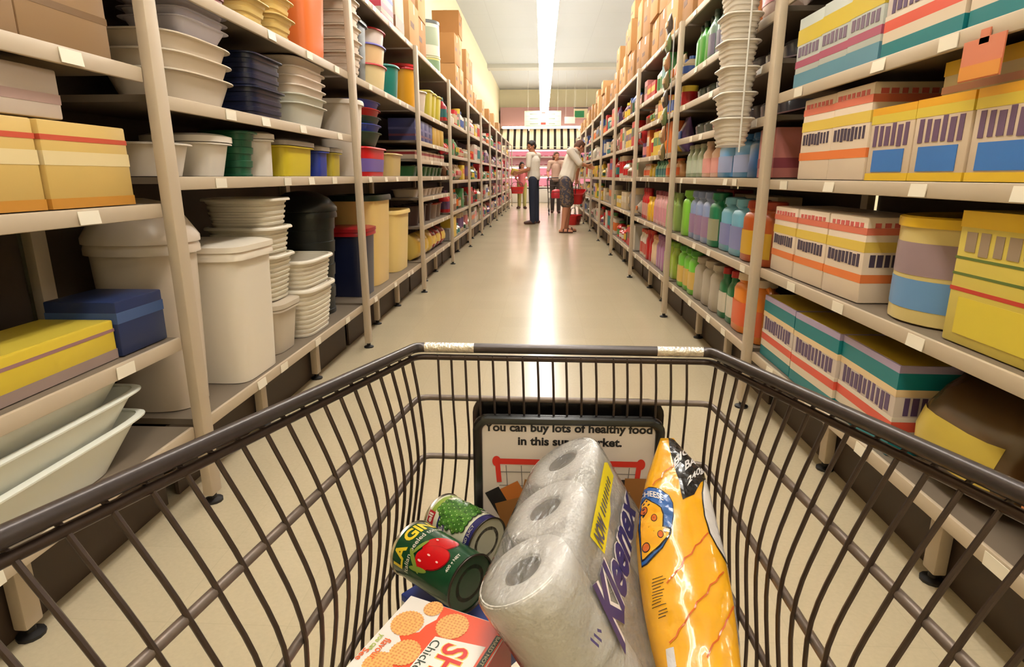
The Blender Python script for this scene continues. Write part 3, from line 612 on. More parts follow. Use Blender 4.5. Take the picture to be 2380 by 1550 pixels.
for i in range(5): one('L', 3.84, z+.072*i, .26, .28, 'ribbed_basket', g_bin(.27, .28, .13, (214, 196, 176), ribs=3, e=4), 'beige basket, %s from the bottom of the stack by the second post' % ORD[i+1], 'basket', GL, back=-.01)
one('L', 4.22, z, .34, .28, 'storage_bin', g_bin(.34, .28, .40, (20, 34, 30), e=4), 'blackish green bin, fourth shelf, third left bay', 'bin', GL, back=.06)
for i, (cn, c, rim) in enumerate((('cream', (222, 200, 150), (190, 24, 34)), ('pale', (220, 186, 140), (90, 80, 170)), ('striped', (214, 200, 190), (190, 30, 44)))):
    one('L', 4.62, z+[0, .13, .23][i], .40, .28, 'bucket', g_bin(.40, .28, .19, c, rim=rim, taper=.82, e=2.2), '%s bucket with coloured rim, %s from the bottom, fourth shelf, third left bay' % (cn, ORD[i+1]), 'bucket', GL)
one('L', 5.05, z, .34, .28, 'bucket', g_bin(.34, .28, .26, (24, 116, 104), taper=.84, e=2.2), 'teal bucket, far end of fourth shelf, third left bay', 'bucket', GL)
S = SHELVES[('L', 2)]
one('L', 5.78, S[6], .34, .30, 'bucket', g_bin(.34, .30, .36, (222, 160, 34), rim=(196, 22, 28), lid=(196, 22, 28), taper=.8, e=2.2), 'golden bucket with red lid, upper shelf, fourth left bay', 'bucket', GL)
one('L', 6.22, S[6], .34, .30, 'basin', g_bin(.36, .30, .22, (206, 190, 172), taper=.8, e=2.2), 'greyish basin beside the golden bucket, fourth left bay', 'bucket', GL)
row('L', 2, S[6], 6.5, [(3, 'storage_bin', 'bin', 'yellow green bin', .24, .28, g_bin(.24, .28, .28, (196, 180, 66)))], GL)
row('L', 2, S[5], 5.6, [(4, 'napkin_box', 'box', 'blue and mauve box', .22, .24, g_box(.22, .24, .19, (64, 66, 116), [(.2, .3, (110, 60, 80)), (.5, .6, (90, 90, 140))])), (3, 'napkin_box', 'box', 'mustard box', .22, .24, g_box(.22, .24, .18, (190, 150, 56)))], GL)
row('L', 2, S[4], 5.6, [(7, 'baking_tray', 'tray', 'cream tray with red edge', .22, .26, g_box(.22, .26, .08, (206, 186, 160), [(.5, .8, (150, 40, 40))]))], GL)
row('L', 2, S[3], 5.6, [(7, 'baking_tray', 'tray', 'mossy green dish', .22, .26, g_bin(.22, .26, .09, (56, 110, 60)))], GL)
row('L', 2, S[2], 5.6, [(7, 'baking_tray', 'tray', 'pale enamel tray', .22, .26, g_bin(.22, .26, .07, (190, 170, 146), e=5))], GL)
row('L', 2, S[1], 5.6, [(3, 'cooking_pot', 'pot', 'dark brown pot', .28, .26, g_bin(.28, .26, .18, (54, 30, 26), e=2)), (3, 'cooking_pot', 'pot', 'grey pot with red rim', .26, .26, g_bin(.26, .26, .16, (130, 110, 96), rim=(170, 60, 40), e=2))], GL, gap=.05)
row('L', 2, S[0], 5.6, [(3, 'charcoal_bag', 'bag', 'yellow bag', .26, .2, g_pouch(.26, .2, .24, (216, 184, 90), (200, 160, 60))), (3, 'charcoal_bag', 'bag', 'crimson bag', .26, .2, g_pouch(.26, .2, .22, (150, 36, 32), (216, 180, 90)))], GL)
for k in range(3, 11):
    L = SHELVES[('L', k)]; ps = [pal('white', 'cream', 'yellow', 'grey'), pal('green', 'brown', 'red', 'dark green'), pal('green', 'yellow', 'brown', 'cream'), pal('red', 'orange', 'white', 'green'), pal('yellow', 'white', 'red', 'pink')]
    if k >= 5: ps = [pal('white', 'pink', 'cream', 'red'), pal('white', 'pink', 'brown'), pal('green', 'red', 'white'), pal('red', 'purple', 'white'), pal('red', 'white', 'brown')]
    for i in range(5): fill('L', k, L[i], L[i+1]-L[i], ps[i], 'small goods on the far left shelves', wmul=1.1 if k < 6 else 1.5)
# ---------------------------------------------------------------- cartons standing on top of the runs
rc = random.Random(21)
def topstack(s, n, y, w, hs, d=.36, c=None, back=.03):
    z = SHELVES[(s, 0)][-1]+.0
    k = int((y-(1.76 if s == 'L' else 2.70))//BAY); k = min(k, BAYS[s][-1]); z = SHELVES[(s, k)][-1]
    for i, h in enumerate(hs):
        cc = c or rc.choice(((186, 136, 82), (176, 124, 70), (196, 150, 98), (162, 116, 68)))
        one(s, y, z, w, d, 'carton', g_carton(w, d, h, cc), 'cardboard carton, %s from the bottom in the %s stack on the %s top shelf' % (ORD[i+1], ORD[n], 'left' if s == 'L' else 'right'), 'carton', 'brown cartons on top of the %s shelving' % ('left' if s == 'L' else 'right'), back=back+rc.uniform(0, .04), rz=rc.uniform(-.04, .04)); z += h+.001
for n, (y, w, hs) in enumerate(((2.95, .4, (.3,)), (3.4, .4, (.34, .3)), (3.85, .42, (.36, .34)), (4.3, .4, (.3, .3)), (4.76, .4, (.36, .34)), (5.2, .4, (.3, .36, .2)), (5.64, .4, (.34, .3)), (6.08, .38, (.36, .36)), (6.5, .36, (.3, .34)), (6.9, .36, (.34, .36)), (7.3, .34, (.3,)), (7.7, .34, (.36, .34, .2)),
                 (8.08, .32, (.4, .3)), (8.5, .34, (.34,)), (9.0, .36, (.36, .3)), (9.6, .36, (.3,)), (10.3, .4, (.34,)), (10.9, .4, (.3, .2)), (11.6, .4, (.36,)), (12.3, .4, (.3, .24)), (13.0, .4, (.36,)), (13.8, .44, (.34,)), (14.6, .44, (.36,)), (15.6, .5, (.3,)), (16.6, .5, (.3,)))):
    topstack('R', n+1, y, w, hs)
for n, (y, w, hs) in enumerate(((5.75, .46, (.38, .36, .36)), (6.25, .40, (.36, .36, .34)), (8.55, .40, (.34, .36)), (8.98, .42, (.36, .40, .3)), (9.9, .4, (.36, .4)), (10.4, .4, (.36, .36)), (11.0, .36, (.3,)), (12.4, .4, (.34,)), (13.6, .4, (.3,)), (15.2, .44, (.36,)), (17, .44, (.3,)))):
    topstack('L', n+1, y, w, hs)
one('L', 3.9, 2.12, .42, .34, 'storage_bin', g_bin(.42, .34, .44, (30, 50, 46)), 'dark green bin on the top shelf, third left bay', 'bin', GL)
one('L', 4.75, 2.12, .36, .34, 'toy_box', g_box(.36, .34, .46, (206, 190, 180), [(.0, .08, (190, 60, 80)), (.16, .24, (196, 70, 90)), (.34, .40, (90, 100, 170)), (.5, .56, (190, 60, 80)), (.66, .72, (100, 100, 170)), (.82, .9, (206, 90, 70))]), 'white box with red and blue stripes, top of third left bay', 'box', GL)
one('L', 5.15, 2.12, .30, .34, 'toy_box', g_box(.30, .34, .40, (196, 170, 140), [(.1, .3, (150, 110, 80))]), 'tan box beside the striped box, top of third left bay', 'box', GL)
one('L', 7.2, 2.12, .42, .40, 'paint_tin', g_tub(.18, .36, (214, 206, 180), (40, 44, 30), (.3, .8, (150, 160, 130))), 'round tin with dark lid on the lower tin, fourth left bay top', 'tin', GL).location.z += .20
one('L', 7.2, 2.12, .42, .40, 'paint_tin', g_tub(.18, .20, (206, 200, 120), (190, 190, 150), (.3, .8, (120, 150, 110))), 'pale yellow tin under the dark lidded tin, fourth left bay top', 'tin', GL)
one('R', 9.35, 2.07+.30, .16, .16, 'soft_roll', g_tub(.07, .3, (232, 224, 214), (226, 216, 206)), 'white roll standing upright on a carton at the right', 'roll', back=.08, group=None)
# ---------------------------------------------------------------- shopping trolley
M_WIRE = mat('dark_wire', (64, 50, 43), .38, metal=.55, mottled=.25, mscale=120)
M_RAIL = mat('worn_grey_rail', (112, 98, 88), .42, metal=.5, mottled=.25, mscale=150)
M_RIM = mat('rim_coating', (68, 60, 58), .30, metal=.45, mottled=.2, mscale=90)
M_BARE = mat('bare_metal', (214, 204, 192), .3, metal=.85, mottled=.4, mscale=160, bump=.3, bscale=200)
M_BLACK = mat('black_plastic', (17, 15, 15), .24)
cart = empty('shopping_trolley', (.02, .4, 0)); tag(cart, 'dark wire shopping trolley in the foreground with a sign on its front', 'shopping trolley')
CP = Vector((.02, .4, 0))
def L3(a, b, t): return Vector(a)*(1-t)+Vector(b)*t
# each rail: (left front, left rear, right front, right rear), rear ends run on to y = .05
RIM = [(-.170, .788, .823), (-.2885, .271, .8626), (.228, .780, .823), (.2944, .3427, .8626)]
RL2 = [(-.168, .786, .751), (-.243, .29, .7625), (.231, .780, .750), (.262, .316, .7625)]
RL3 = [(-.166, .786, .662), (-.205, .39, .668), (.230, .780, .660), (.236, .40, .668)]
RL4 = [(-.182, .782, .542), (-.208, .527, .542), (.236, .776, .542), (.246, .548, .542)]
RL5 = [(-.178, .776, .462), (-.214, .527, .462), (.228, .770, .462), (.250, .548, .462)]
def ext(a, b, y=.05):
    a, b = Vector(a), Vector(b); return a+(b-a)*((a.y-y)/(a.y-b.y))
def rail_pts(R, corner):
    lf, rf = Vector(R[0]), Vector(R[2]); lr, rr_ = ext(R[0], R[1]), ext(R[2], R[3]); out = [lr]
    for c, a, b in ((lf, lr, rf), (rf, lf, rr_)):
        da, db = (a-c).normalized()*corner, (b-c).normalized()*corner
        for t in (0, .25, .5, .75, 1): out.append(c + da*(1-t)**2 + db*t**2)
    return out+[rr_]
def cpart(name, bm, m, parent=None, **k):
    for v in bm.verts: v.co -= CP
    return finish(bm, name, m, parent or cart, **k)
bm = bmesh.new(); tube(bm, rail_pts(RIM, .014), .0068, 14); rim = cpart('top_rim', bm, M_RIM)
bm = bmesh.new(); tube(bm, [p-Vector((0, 0, .0135)) for p in rail_pts(RIM, .014)], .0042, 10); cpart('rim_rod', bm, M_WIRE)
lf, rf = Vector(RIM[0]), Vector(RIM[2]); e = (rf-lf).normalized()
for a, b in ((.012, .080), (.326, .386)):
    bm = bmesh.new(); tube(bm, [lf+e*a, lf+e*(a+.02), lf+e*(b-.02), lf+e*b], .00705, 14); cpart('bare_patch', bm, M_BARE, rim)
for R in (RL2, RL3, RL4, RL5):
    bm = bmesh.new(); tube(bm, rail_pts(R, .016), .0042, 10); cpart('side_rail', bm, M_RAIL)
def at_y(R, side, y):
    a, b = (R[0], R[1]) if side == 'l' else (R[2], R[3]); return ext(a, b, y)
for side, sg in (('l', 1), ('r', -1)):
    ya = .772 if side == 'l' else .764
    for i in range(24):
        y = ya-.0293*i
        if y < .07: break
        ins = Vector((sg*.0058, 0, 0)); top = at_y(RIM, side, y)+Vector((0, 0, -.012))
        p = [top, at_y(RL2, side, y)+ins, at_y(RL3, side, y)+ins, at_y(RL4, side, y)+ins, at_y(RL5, side, y)+ins, at_y(RL5, side, y)+ins+Vector((sg*.012, 0, -.016))]
        p[1] = p[1]*.75+(p[0]*.46+p[2]*.54)*.25
        bm = bmesh.new(); tube(bm, [top+Vector((-sg*.004, 0, .004))]+smoothpath(p, 5), .0022, 7); cpart('wire', bm, M_WIRE)
FX = [430, 515, 605, 690, 782, 876, 972, 1068, 1163, 1248, 1340, 1435, 1545, 1630, 1715, 1808, 1900, 1998]
for X in FX:
    t = (X-290)/(2150-290); q = Vector((0, -.0058, 0))
    p = [L3(RIM[0], RIM[2], t)+Vector((0, -.002, -.010)), L3(RL2[0], RL2[2], t)+q, L3(RL3[0], RL3[2], t)+q, L3(RL4[0], RL4[2], t)+q, L3(RL5[0], RL5[2], t)+q, L3(RL5[0], RL5[2], t)+q+Vector((0, -.012, -.016))]
    bm = bmesh.new(); tube(bm, smoothpath(p, 4), .0017, 7); cpart('wire', bm, M_WIRE)
for i in range(13):                                                            # floor of the basket
    t = (i+.5)/13; bm = bmesh.new(); a = L3((-.168, .774, .4445), (.23, .768, .4445), t); b = L3((-.236, .06, .4445), (.25, .06, .4445), t)
    tube(bm, [a, b], .0022, 7); cpart('floor_wire', bm, M_WIRE)
for y in (.70, .48, .26, .08):
    bm = bmesh.new(); a, b = at_y(RL5, 'l', y), at_y(RL5, 'r', y); a.z = b.z = .439; tube(bm, [a, b], .0034, 8); cpart('cross_bar', bm, M_RAIL)
# chassis, castors and push handle
for sx, xa, xb in ((-1, -.20, -.27), (1, .24, .31)):
    bm = bmesh.new(); tube(bm, smoothpath([(xa*.9, .74, .17), (xb*.95, .10, .17), (xb, -.10, .19), (xb, -.14, .50), (xb, -.15, .90)], 5), .011, 10); cpart('chassis_tube', bm, M_RIM)
    bm = bmesh.new(); tube(bm, [(xb*.97, .0, .18), (xb*.9, .10, .436)], .009, 8); tube(bm, [(xb*.93, .50, .17), (xb*.85, .52, .436)], .008, 8); cpart('strut', bm, M_RIM)
    for yy, xx in ((.70, xa*.9), (-.02, xb*.97)):
        bm = bmesh.new(); box(bm, (xx, yy, .125), (.034, .05, .09), .004); f = cpart('castor_fork', bm, M_RIM)
        bm = bmesh.new(); rings(bm, [[Vector((xx+dx, yy+math.cos(2*math.pi*k/20)*rr_, .0525+math.sin(2*math.pi*k/20)*rr_)) for k in range(20)] for dx, rr_ in ((-.011, .048), (-.008, .0525), (.008, .0525), (.011, .048))]); cpart('castor_wheel', bm, M_BLACK, f)
bm = bmesh.new(); tube(bm, [(-.20, .74, .17), (.235, .735, .17)], .010, 10); cpart('chassis_tube', bm, M_RIM)
bm = bmesh.new(); tube(bm, [(-.28, -.15, .90), (.32, -.15, .90)], .014, 12); cpart('push_handle', bm, M_BLACK)
for xb, R in ((-.27, 'l'), (.31, 'r')):
    bm = bmesh.new(); tube(bm, [(xb, -.15, .90), at_y(RIM, R, .05)], .007, 8); cpart('handle_arm', bm, M_RIM)
# sign on the front panel: shell outside the wires, framed poster inside
N_F = Vector((0, -1, 0))
def fp(px, py, y): return onplane(px, py, (0, y, 0), N_F)
def rrect(x0, x1, z0, z1, r, y, n=5):
    o = []
    for cx_, cz_, a0 in ((x1-r, z1-r, 0), (x0+r, z1-r, 90), (x0+r, z0+r, 180), (x1-r, z0+r, 270)):
        for i in range(n+1):
            a = math.radians(a0+90*i/n); o.append(Vector((cx_+r*math.cos(a), y, cz_+r*math.sin(a))))
    return o
a, b = fp(1099, 958, .771), fp(1546, 976, .771); X0, X1, ZT = a.x, b.x, (a.z+b.z)/2
ZB = .50
sgn = empty('front_sign', ((X0+X1)/2-CP.x, .77-CP.y, ZB)); sgn.parent = cart
SO = CP+sgn.location
def spart(name, bm, m, par=None, **k):
    for v in bm.verts: v.co -= SO
    return finish(bm, name, m, par or sgn, **k)
bm = bmesh.new(); rings(bm, [rrect(X0-.003, X1+.003, ZB, ZT+.016, .022, .794), rrect(X0-.003, X1+.003, ZB, ZT+.016, .022, .800), rrect(X0+.004, X1-.004, ZB+.006, ZT+.010, .02, .806)]); spart('back_shell', bm, M_BLACK)
bw = .0125
bm = bmesh.new(); rings(bm, [rrect(X0, X1, ZB, ZT, .020, .776), rrect(X0, X1, ZB, ZT, .020, .766), rrect(X0+.003, X1-.003, ZB+.003, ZT-.003, .018, .7625), rrect(X0+bw, X1-bw, ZB+bw, ZT-.0105, .010, .7625), rrect(X0+bw+.001, X1-bw-.001, ZB+bw, ZT-.0115, .010, .767)], True, False); spart('sign_frame', bm, M_BLACK, angle=50)
YP = .7655
pw, pc = X1-X0-2*bw, (X0+X1)/2
bm = bmesh.new(); rings(bm, [rrect(X0+bw-.002, X1-bw+.002, ZB+bw-.002, ZT-.009, .010, YP+.002), rrect(X0+bw-.002, X1-bw+.002, ZB+bw-.002, ZT-.009, .010, YP)]); poster = spart('poster', bm, mat('poster_paper', (214, 200, 188), .45))
PT = ZT-.0105
fmap = lambda dy: (lambda x, y: Vector((pc+x, YP-dy, PT+y))-SO)
INK = P((22, 18, 18), .5)
decal('lettering', [T('You can buy lots of healthy food', -pw*.485, -.0150, pw*.965, .0165, .035), T('in this supermarket.', -pw*.29, -.0350, pw*.60, .0165, .035)], fmap(.0006), INK, poster)
RED = P((206, 44, 30), .4); GREYL = P((120, 112, 106), .5); TANB = P((168, 104, 44), .5)
zt = -.058
sh = [BAR(-pw*.41, zt+.002, pw*.42, zt+.001, .0085), ELL(-pw*.415, zt+.002, .006, .008), ELL(pw*.425, zt+.001, .006, .008), BAR(-pw*.41, zt, -pw*.40, zt-.03, .007), BAR(pw*.415, zt, pw*.405, zt-.03, .007)]
decal('printed_trolley_handle', sh, fmap(.0007), RED, poster)
sh = []
for i in range(9): sh.append(BAR(-pw*.36+i*pw*.09, zt-.004, -pw*.34+i*pw*.085, zt-.085, .0012))
for j in range(4): sh.append(BAR(-pw*.40, zt-.014-.021*j, pw*.40, zt-.014-.021*j, .0012))
decal('printed_trolley_wires', sh, fmap(.0005), GREYL, poster)
def rot4(cx_, cy_, w, h, a, mi): 
    c, s = math.cos(a), math.sin(a); return POLY([(cx_+u*w*c-v*h*s, cy_+u*w*s+v*h*c) for u, v in ((-.5, -.5), (.5, -.5), (.5, .5), (-.5, .5))], mi)
sh = [rot4(-pw*.33, zt-.058, .045, .045, .5, 0), rot4(-pw*.40, zt-.062, .022, .045, .5, 1), rot4(-pw*.29, zt-.085, .05, .06, .3, 2), rot4(-pw*.15, zt-.06, .06, .06, -.2, 2), rot4(pw*.0, zt-.07, .07, .06, .2, 0),
      rot4(pw*.32, zt-.045, .04, .045, .05, 1), rot4(pw*.40, zt-.05, .03, .06, 0, 2), rot4(pw*.34, zt-.082, .045, .05, .4, 1), rot4(pw*.37, zt-.09, .03, .05, .35, 2), rot4(pw*.2, zt-.08, .06, .06, -.1, 0), rot4(pw*.0, zt-.115, pw*.7, .05, 0, 2)]
decal('printed_groceries', sh, fmap(.0008), [P((190, 108, 40), .5), INK, P((150, 98, 44), .5)], poster)
decal('lettering', [T('Soy', pw*.32-.012, zt-.05, .024, .012, .004, .2)], fmap(.0011), P((206, 176, 120), .5), poster)
# ---------------------------------------------------------------- groceries in the trolley
FL = .4468                                                                      # top of the basket floor wires
def frame(o, origin, ex, ey, ez):
    o.matrix_world = Matrix(((ex.x, ey.x, ez.x, origin.x), (ex.y, ey.y, ez.y, origin.y), (ex.z, ey.z, ez.z, origin.z), (0, 0, 0, 1)))
M_TIN = mat('tin_plate', (178, 166, 150), .24, metal=.95)
M_TINB = mat('tin_end', (74, 66, 60), .34, metal=.85)
def tin(name, near, far, rad, face, label, base):
    """a can lying on its side: near = bottom end, far = top end; face = direction the label front looks"""
    near, far = Vector(near), Vector(far); ez = (far-near).normalized(); Lh = (far-near).length
    ex = (face-ez*face.dot(ez)).normalized(); ey = ez.cross(ex); r = empty(name); frame(r, (near+far)/2, ex, ey, ez); h = Lh/2
    bm = bmesh.new(); lathe(bm, [(-h*.955, rad*.985), (h*.955, rad*.985)], 48); finish(bm, 'paper_label', base, r)
    for s in (-1, 1):
        z = s*h
        bm = bmesh.new(); pr = [(z*.93, rad*.98), (z*.95, rad*1.0), (z*.985, rad*1.025), (z, rad*1.02), (z, rad*.965), (z*.95, rad*.95), (z*.955, rad*.80), (z*.945, rad*.78), (z*.945, rad*.66), (z*.955, rad*.64), (z*.955, rad*.50), (z*.945, rad*.48), (z*.945, rad*.01)]
        lathe(bm, pr, 48, ca=False); finish(bm, 'can_end', [M_TINB if s < 0 else M_TIN], r, angle=30)
    tag(r, label, 'can'); return r, h
def cyl(rad, d, off=0): return lambda x, y: Vector((math.cos(x/rad+off)*(rad+d), math.sin(x/rad+off)*(rad+d), y))   # x runs to the reader's right
face = CAM-Vector((-.133, .663, .57))
R1 = .0355
tc, h = tin('food_can', (-.0775, .605, .588), (-.1605, .6725, .588), R1, face, 'green can with two red tomatoes, lying at the left of the trolley', P((22, 66, 38), .22))
re = R1*.985; Yw, Wt = P((226, 196, 44), .3), P((214, 206, 190), .3)
decal('lettering', [T('LA GINA', -.031, h*.56, .094, .0175, .035)], cyl(re, .0004), Yw, tc, .004)
decal('lettering', [T('Italian peeled tomatoes', -.032, h*.335, .096, .0092, .006)], cyl(re, .0004), Wt, tc, .004)
decal('lettering', [T('400 g NET', -.004, -h*.80, .026, .0055, .02)], cyl(re, .0004), Wt, tc, .004)
tr, tg, th, to_ = P((190, 14, 20), .2), P((120, 138, 50), .3), P((240, 190, 180), .2), P((120, 10, 16), .25)
for d_, e_, m_ in ((.0004, ELL(.020, -.007, .0125, .023, ang=.75), to_), (.0007, ELL(.0205, -.0065, .0115, .022, ang=.75), tr), (.0010, ELL(.002, -.012, .0150, .0235, ang=.35), to_), (.0013, ELL(.0022, -.0115, .0140, .0225, ang=.35), tr), (.0016, ELL(-.006, -.001, .0105, .013, ang=-.3), tr)):
    decal('printed_tomato', [e_], cyl(re, d_), m_, tc, .004)
sh = [ELL(-.012, .012, .003, .016, ang=-.7), ELL(-.018, .002, .003, .015, ang=.2), ELL(.005, .013, .0024, .012, ang=-2.0)]
decal('printed_leaf', sh, cyl(re, .0019), tg, tc, .004)
decal('printed_highlight', [ELL(-.008, .003, .0012, .003), ELL(.002, -.006, .001, .0025), ELL(.0, -.022, .001, .002), ELL(.022, .000, .001, .002)], cyl(re, .0022), th, tc, .004)
R2 = .0340
pc2, h = tin('food_can', (-.0655, .6865, .588), (-.1337, .7455, .588), R2, CAM-Vector((-.103, .72, .585)), 'can with a picture of green peas, behind the tomato can', P((208, 204, 178), .22))
re = R2*.985; NV, RD = P((34, 32, 92), .3), P((168, 34, 44), .3)
sh = [POLY([(-.09, h*.70), (.09, h*.70), (.09, h*.86), (-.09, h*.86)], 0), POLY([(-.09, -h*.95), (.09, -h*.95), (.09, -h*.72), (-.09, -h*.72)], 1), POLY([(-.042, h*.04), (-.013, h*.22), (-.009, h*.50), (-.038, h*.42)], 1), POLY([(-.034, h*.60), (-.013, h*.66), (-.013, h*.92), (-.032, h*.86)], 2)]
decal('printed_band', sh, cyl(re, .0004, .42), [P((138, 160, 62), .3), NV, RD], pc2, .004)
decal('lettering', [T('PEAS', -.034, h*.14, .020, .0078, .02, ang=.25), T('ND JUICY', -.030, -h*.88, .026, .0055, .005)], cyl(re, .0007, .42), Wt, pc2, .004)
decal('lettering', [T('ell', -.028, h*.70, .012, .0075, .03)], cyl(re, .0007, .42), Wt, pc2, .004)
rp = random.Random(4); sh = []; hi = []
for j in range(9):
    for i in range(7):
        x = -.022+i*.0078+(j % 2)*.0039+rp.uniform(-.0006, .0006); y = h*.60-j*.0064
        if (i-3)**2/13+(j-4.5)**2/23 > 1: continue
        sh += [ELL(x, y, .0049, .0047, 2, 14), ELL(x-.0003, y+.0003, .0040, .0038, rp.choice((0, 1)), 12)]; hi.append(ELL(x-.001, y+.0012, .0009, .0008, 0, 8))
def pile(d0):
    def f(x, y): return cyl(re, d0, .42)(x, y)
    return f
bms = []
decal('printed_peas', [s for s in sh if s[2] == 2], cyl(re, .0005, .42), [P((70, 118, 40), .25), P((70, 118, 40), .25), P((24, 58, 22), .3)], pc2, .004)
decal('printed_peas', [s for s in sh if s[2] != 2], cyl(re, .0008, .42), [P((76, 126, 44), .22), P((60, 106, 36), .22)], pc2, .004)
decal('printed_highlight', hi, cyl(re, .0011, .42), P((176, 206, 130), .2), pc2, .004)
decal('nutrition_panel', [POLY([(.024, -h*.60), (.050, -h*.60), (.050, h*.30), (.024, h*.30)], 0)]+[BAR(.027, h*(.20-.16*i), .047, h*(.30-.16*i), .0012, 1) for i in range(5)], cyl(re, .0007, .42), [P((214, 208, 190), .3), P((160, 150, 134), .4)], pc2, .004)
bm = bmesh.new(); box(bm, (0, 0, .0405), (.13, .090, .081), .002); o = finish(bm, 'small_box', P((40, 60, 140), .4)); o.location = (-.098, .655, FL); o.rotation_euler.z = -.68
tag(o, 'flat blue carton lying under the tomato and pea cans', 'box')
bm = bmesh.new(); box(bm, (0, -.0456, .066), (.126, .001, .012)); finish(bm, 'printed_band', P((214, 208, 200), .4), o, smooth=False)
bm = bmesh.new(); box(bm, (0, 0, .0405), (.16, .10, .081), .002); o = finish(bm, 'flat_box', P((206, 196, 178), .45)); o.location = (-.130, .462, FL); o.rotation_euler.z = math.atan2(-.9305, -.3663)
tag(o, 'plain pale carton lying under the white and orange cracker box', 'box')
# ---- cracker box lying on its back
A = Vector((-.1435, .5801, .59)); er = Vector((-.3663, -.9305, 0)); eu = Vector((.9305, -.3663, 0)); BW_, BH, BT = .165, .1245, .060
bxr = empty('cracker_box'); frame(bxr, A-Vector((0, 0, BT)), er, eu, Vector((0, 0, 1))); tag(bxr, 'white and orange cracker box with round crackers on it, lower left of trolley', 'box')
M_CARD = mat('glossy_white_card', (236, 226, 216), .3); ORG, RDB, DGR = P((222, 74, 30), .3), P((176, 26, 20), .3), P((38, 52, 34), .35)
bm = bmesh.new(); box(bm, (BW_/2, BH/2, BT/2), (BW_, BH, BT), .0012); finish(bm, 'carton', M_CARD, bxr)
bm = bmesh.new(); box(bm, (BW_/2, BH+.0003, BT/2), (BW_-.002, .0008, BT-.002)); finish(bm, 'side_print', RDB, bxr, smooth=False)
bmp = lambda d: (lambda x, y: Vector((x, y, BT+d)))
red = [(.0015, .044), (.0015, BH-.001), (BW_-.002, BH-.001), (BW_-.002, .028), (.135, .030), (.105, .033), (.088, .030), (.072, .040), (.058, .024), (.045, .040), (.034, .041), (.022, .047), (.014, .046)]
decal('front_print', [POLY(red)], bmp(.0002), ORG, bxr)
decal('front_print', [POLY([(.0436, .0585), (.0354, .1126), (BW_-.012, .1145), (BW_-.004, .055)])], bmp(.0004), M_CARD, bxr)
def cracker_mat():
    m = bpy.data.materials.new('cracker_picture'); m.use_nodes = True; nt = m.node_tree; b = nt.nodes['Principled BSDF']; b.inputs['Roughness'].default_value = .35
    tc_ = nt.nodes.new('ShaderNodeTexCoord'); v = nt.nodes.new('ShaderNodeTexVoronoi'); v.voronoi_dimensions = '2D'; v.inputs['Scale'].default_value = 270; v.inputs['Randomness'].default_value = .35
    cr = nt.nodes.new('ShaderNodeValToRGB'); cr.color_ramp.elements[0].position = .22; cr.color_ramp.elements[0].color = (*lin((204, 132, 66)), 1); cr.color_ramp.elements[1].position = .42; cr.color_ramp.elements[1].color = (*lin((228, 168, 92)), 1)
    nt.links.new(tc_.outputs['Object'], v.inputs['Vector']); nt.links.new(v.outputs['Distance'], cr.inputs[0]); nt.links.new(cr.outputs[0], b.inputs['Base Color']); return m
M_CRK = cracker_mat()
for i_, (x, y, a) in enumerate(((.0391, .0214, .0185), (.0089, .0352, .0115), (.0237, .0675, .0185), (.0746, .0421, .0170), (.0985, .0270, .0165), (.128, .016, .015))):
    decal('printed_cracker', [ELL(x, y, a*1.0, a*.92, scal=.035, ns=28)], bmp(.0005+.00005*i_), M_CRK, bxr)
decal('lettering', [T('SHAPES', .0452, .0722, .115, .030, .05)], bmp(.0006), P((236, 196, 90), .35), bxr)
decal('lettering', [T('SHAPES', .0462, .0735, .112, .0275, .018)], bmp(.0009), P((206, 32, 26), .35), bxr)
decal('lettering', [T('Chicken', .0478, .0590, .050, .0095, .004)], bmp(.0008), DGR, bxr)
decal('lettering', [T('flavour', .066, .0128, .030, .0085, .012), T('See', .086, -.0+.0015, .016, .0068, .014)], bmp(.0008), P((222, 92, 34), .35), bxr)
decal('lettering', [T('you can', .064, .0035, .022, .0062, .01)], bmp(.0008), P((160, 178, 50), .35), bxr)
decal('printed_band', [POLY([(.0165, .1155), (.0165, .1220), (.155, .1220), (.155, .1155)])], bmp(.0004), DGR, bxr)
decal('lettering', [T('BAKED NOT FRIED', .018, .1172, .062, .0038, .008)], bmp(.0006), P((206, 196, 150), .35), bxr)
# ---- three toilet rolls in clear film, lying tilted
RT = Vector((.2222, .9697, .101)), Vector((.8321, -.2426, .4988)), Vector((.5082, -.0268, -.8608))
TCEN = Vector((.0067, .644, .6682)); LN = .222; PS = .94
pk_ = empty('toilet_roll_pack'); frame(pk_, CAM+(TCEN-CAM)*PS+RT[2]*LN*PS, RT[0]*PS, -RT[1]*PS, -RT[2]*PS); tag(pk_, 'white toilet roll pack in clear film, leaning in the middle of the trolley', 'toilet rolls')
def paper_mat():
    m = mat('tissue_paper', (246, 240, 234), .85); nt = m.node_tree; b = nt.nodes['Principled BSDF']
    tc_ = nt.nodes.new('ShaderNodeTexCoord'); v = nt.nodes.new('ShaderNodeTexVoronoi'); v.inputs['Scale'].default_value = 260; n = nt.nodes.new('ShaderNodeTexNoise'); n.inputs['Scale'].default_value = 40
    ad = nt.nodes.new('ShaderNodeMath'); bp = nt.nodes.new('ShaderNodeBump'); bp.inputs['Strength'].default_value = .35; bp.inputs['Distance'].default_value = .004
    for q in (v, n): nt.links.new(tc_.outputs['Object'], q.inputs['Vector'])
    nt.links.new(v.outputs['Distance'], ad.inputs[0]); nt.links.new(n.outputs['Fac'], ad.inputs[1]); nt.links.new(ad.outputs[0], bp.inputs['Height']); nt.links.new(bp.outputs['Normal'], b.inputs['Normal']); return m
M_PAPER = paper_mat(); M_CORE = mat('grey_card_core', (128, 114, 100), .9)
RH = LN/2-.001
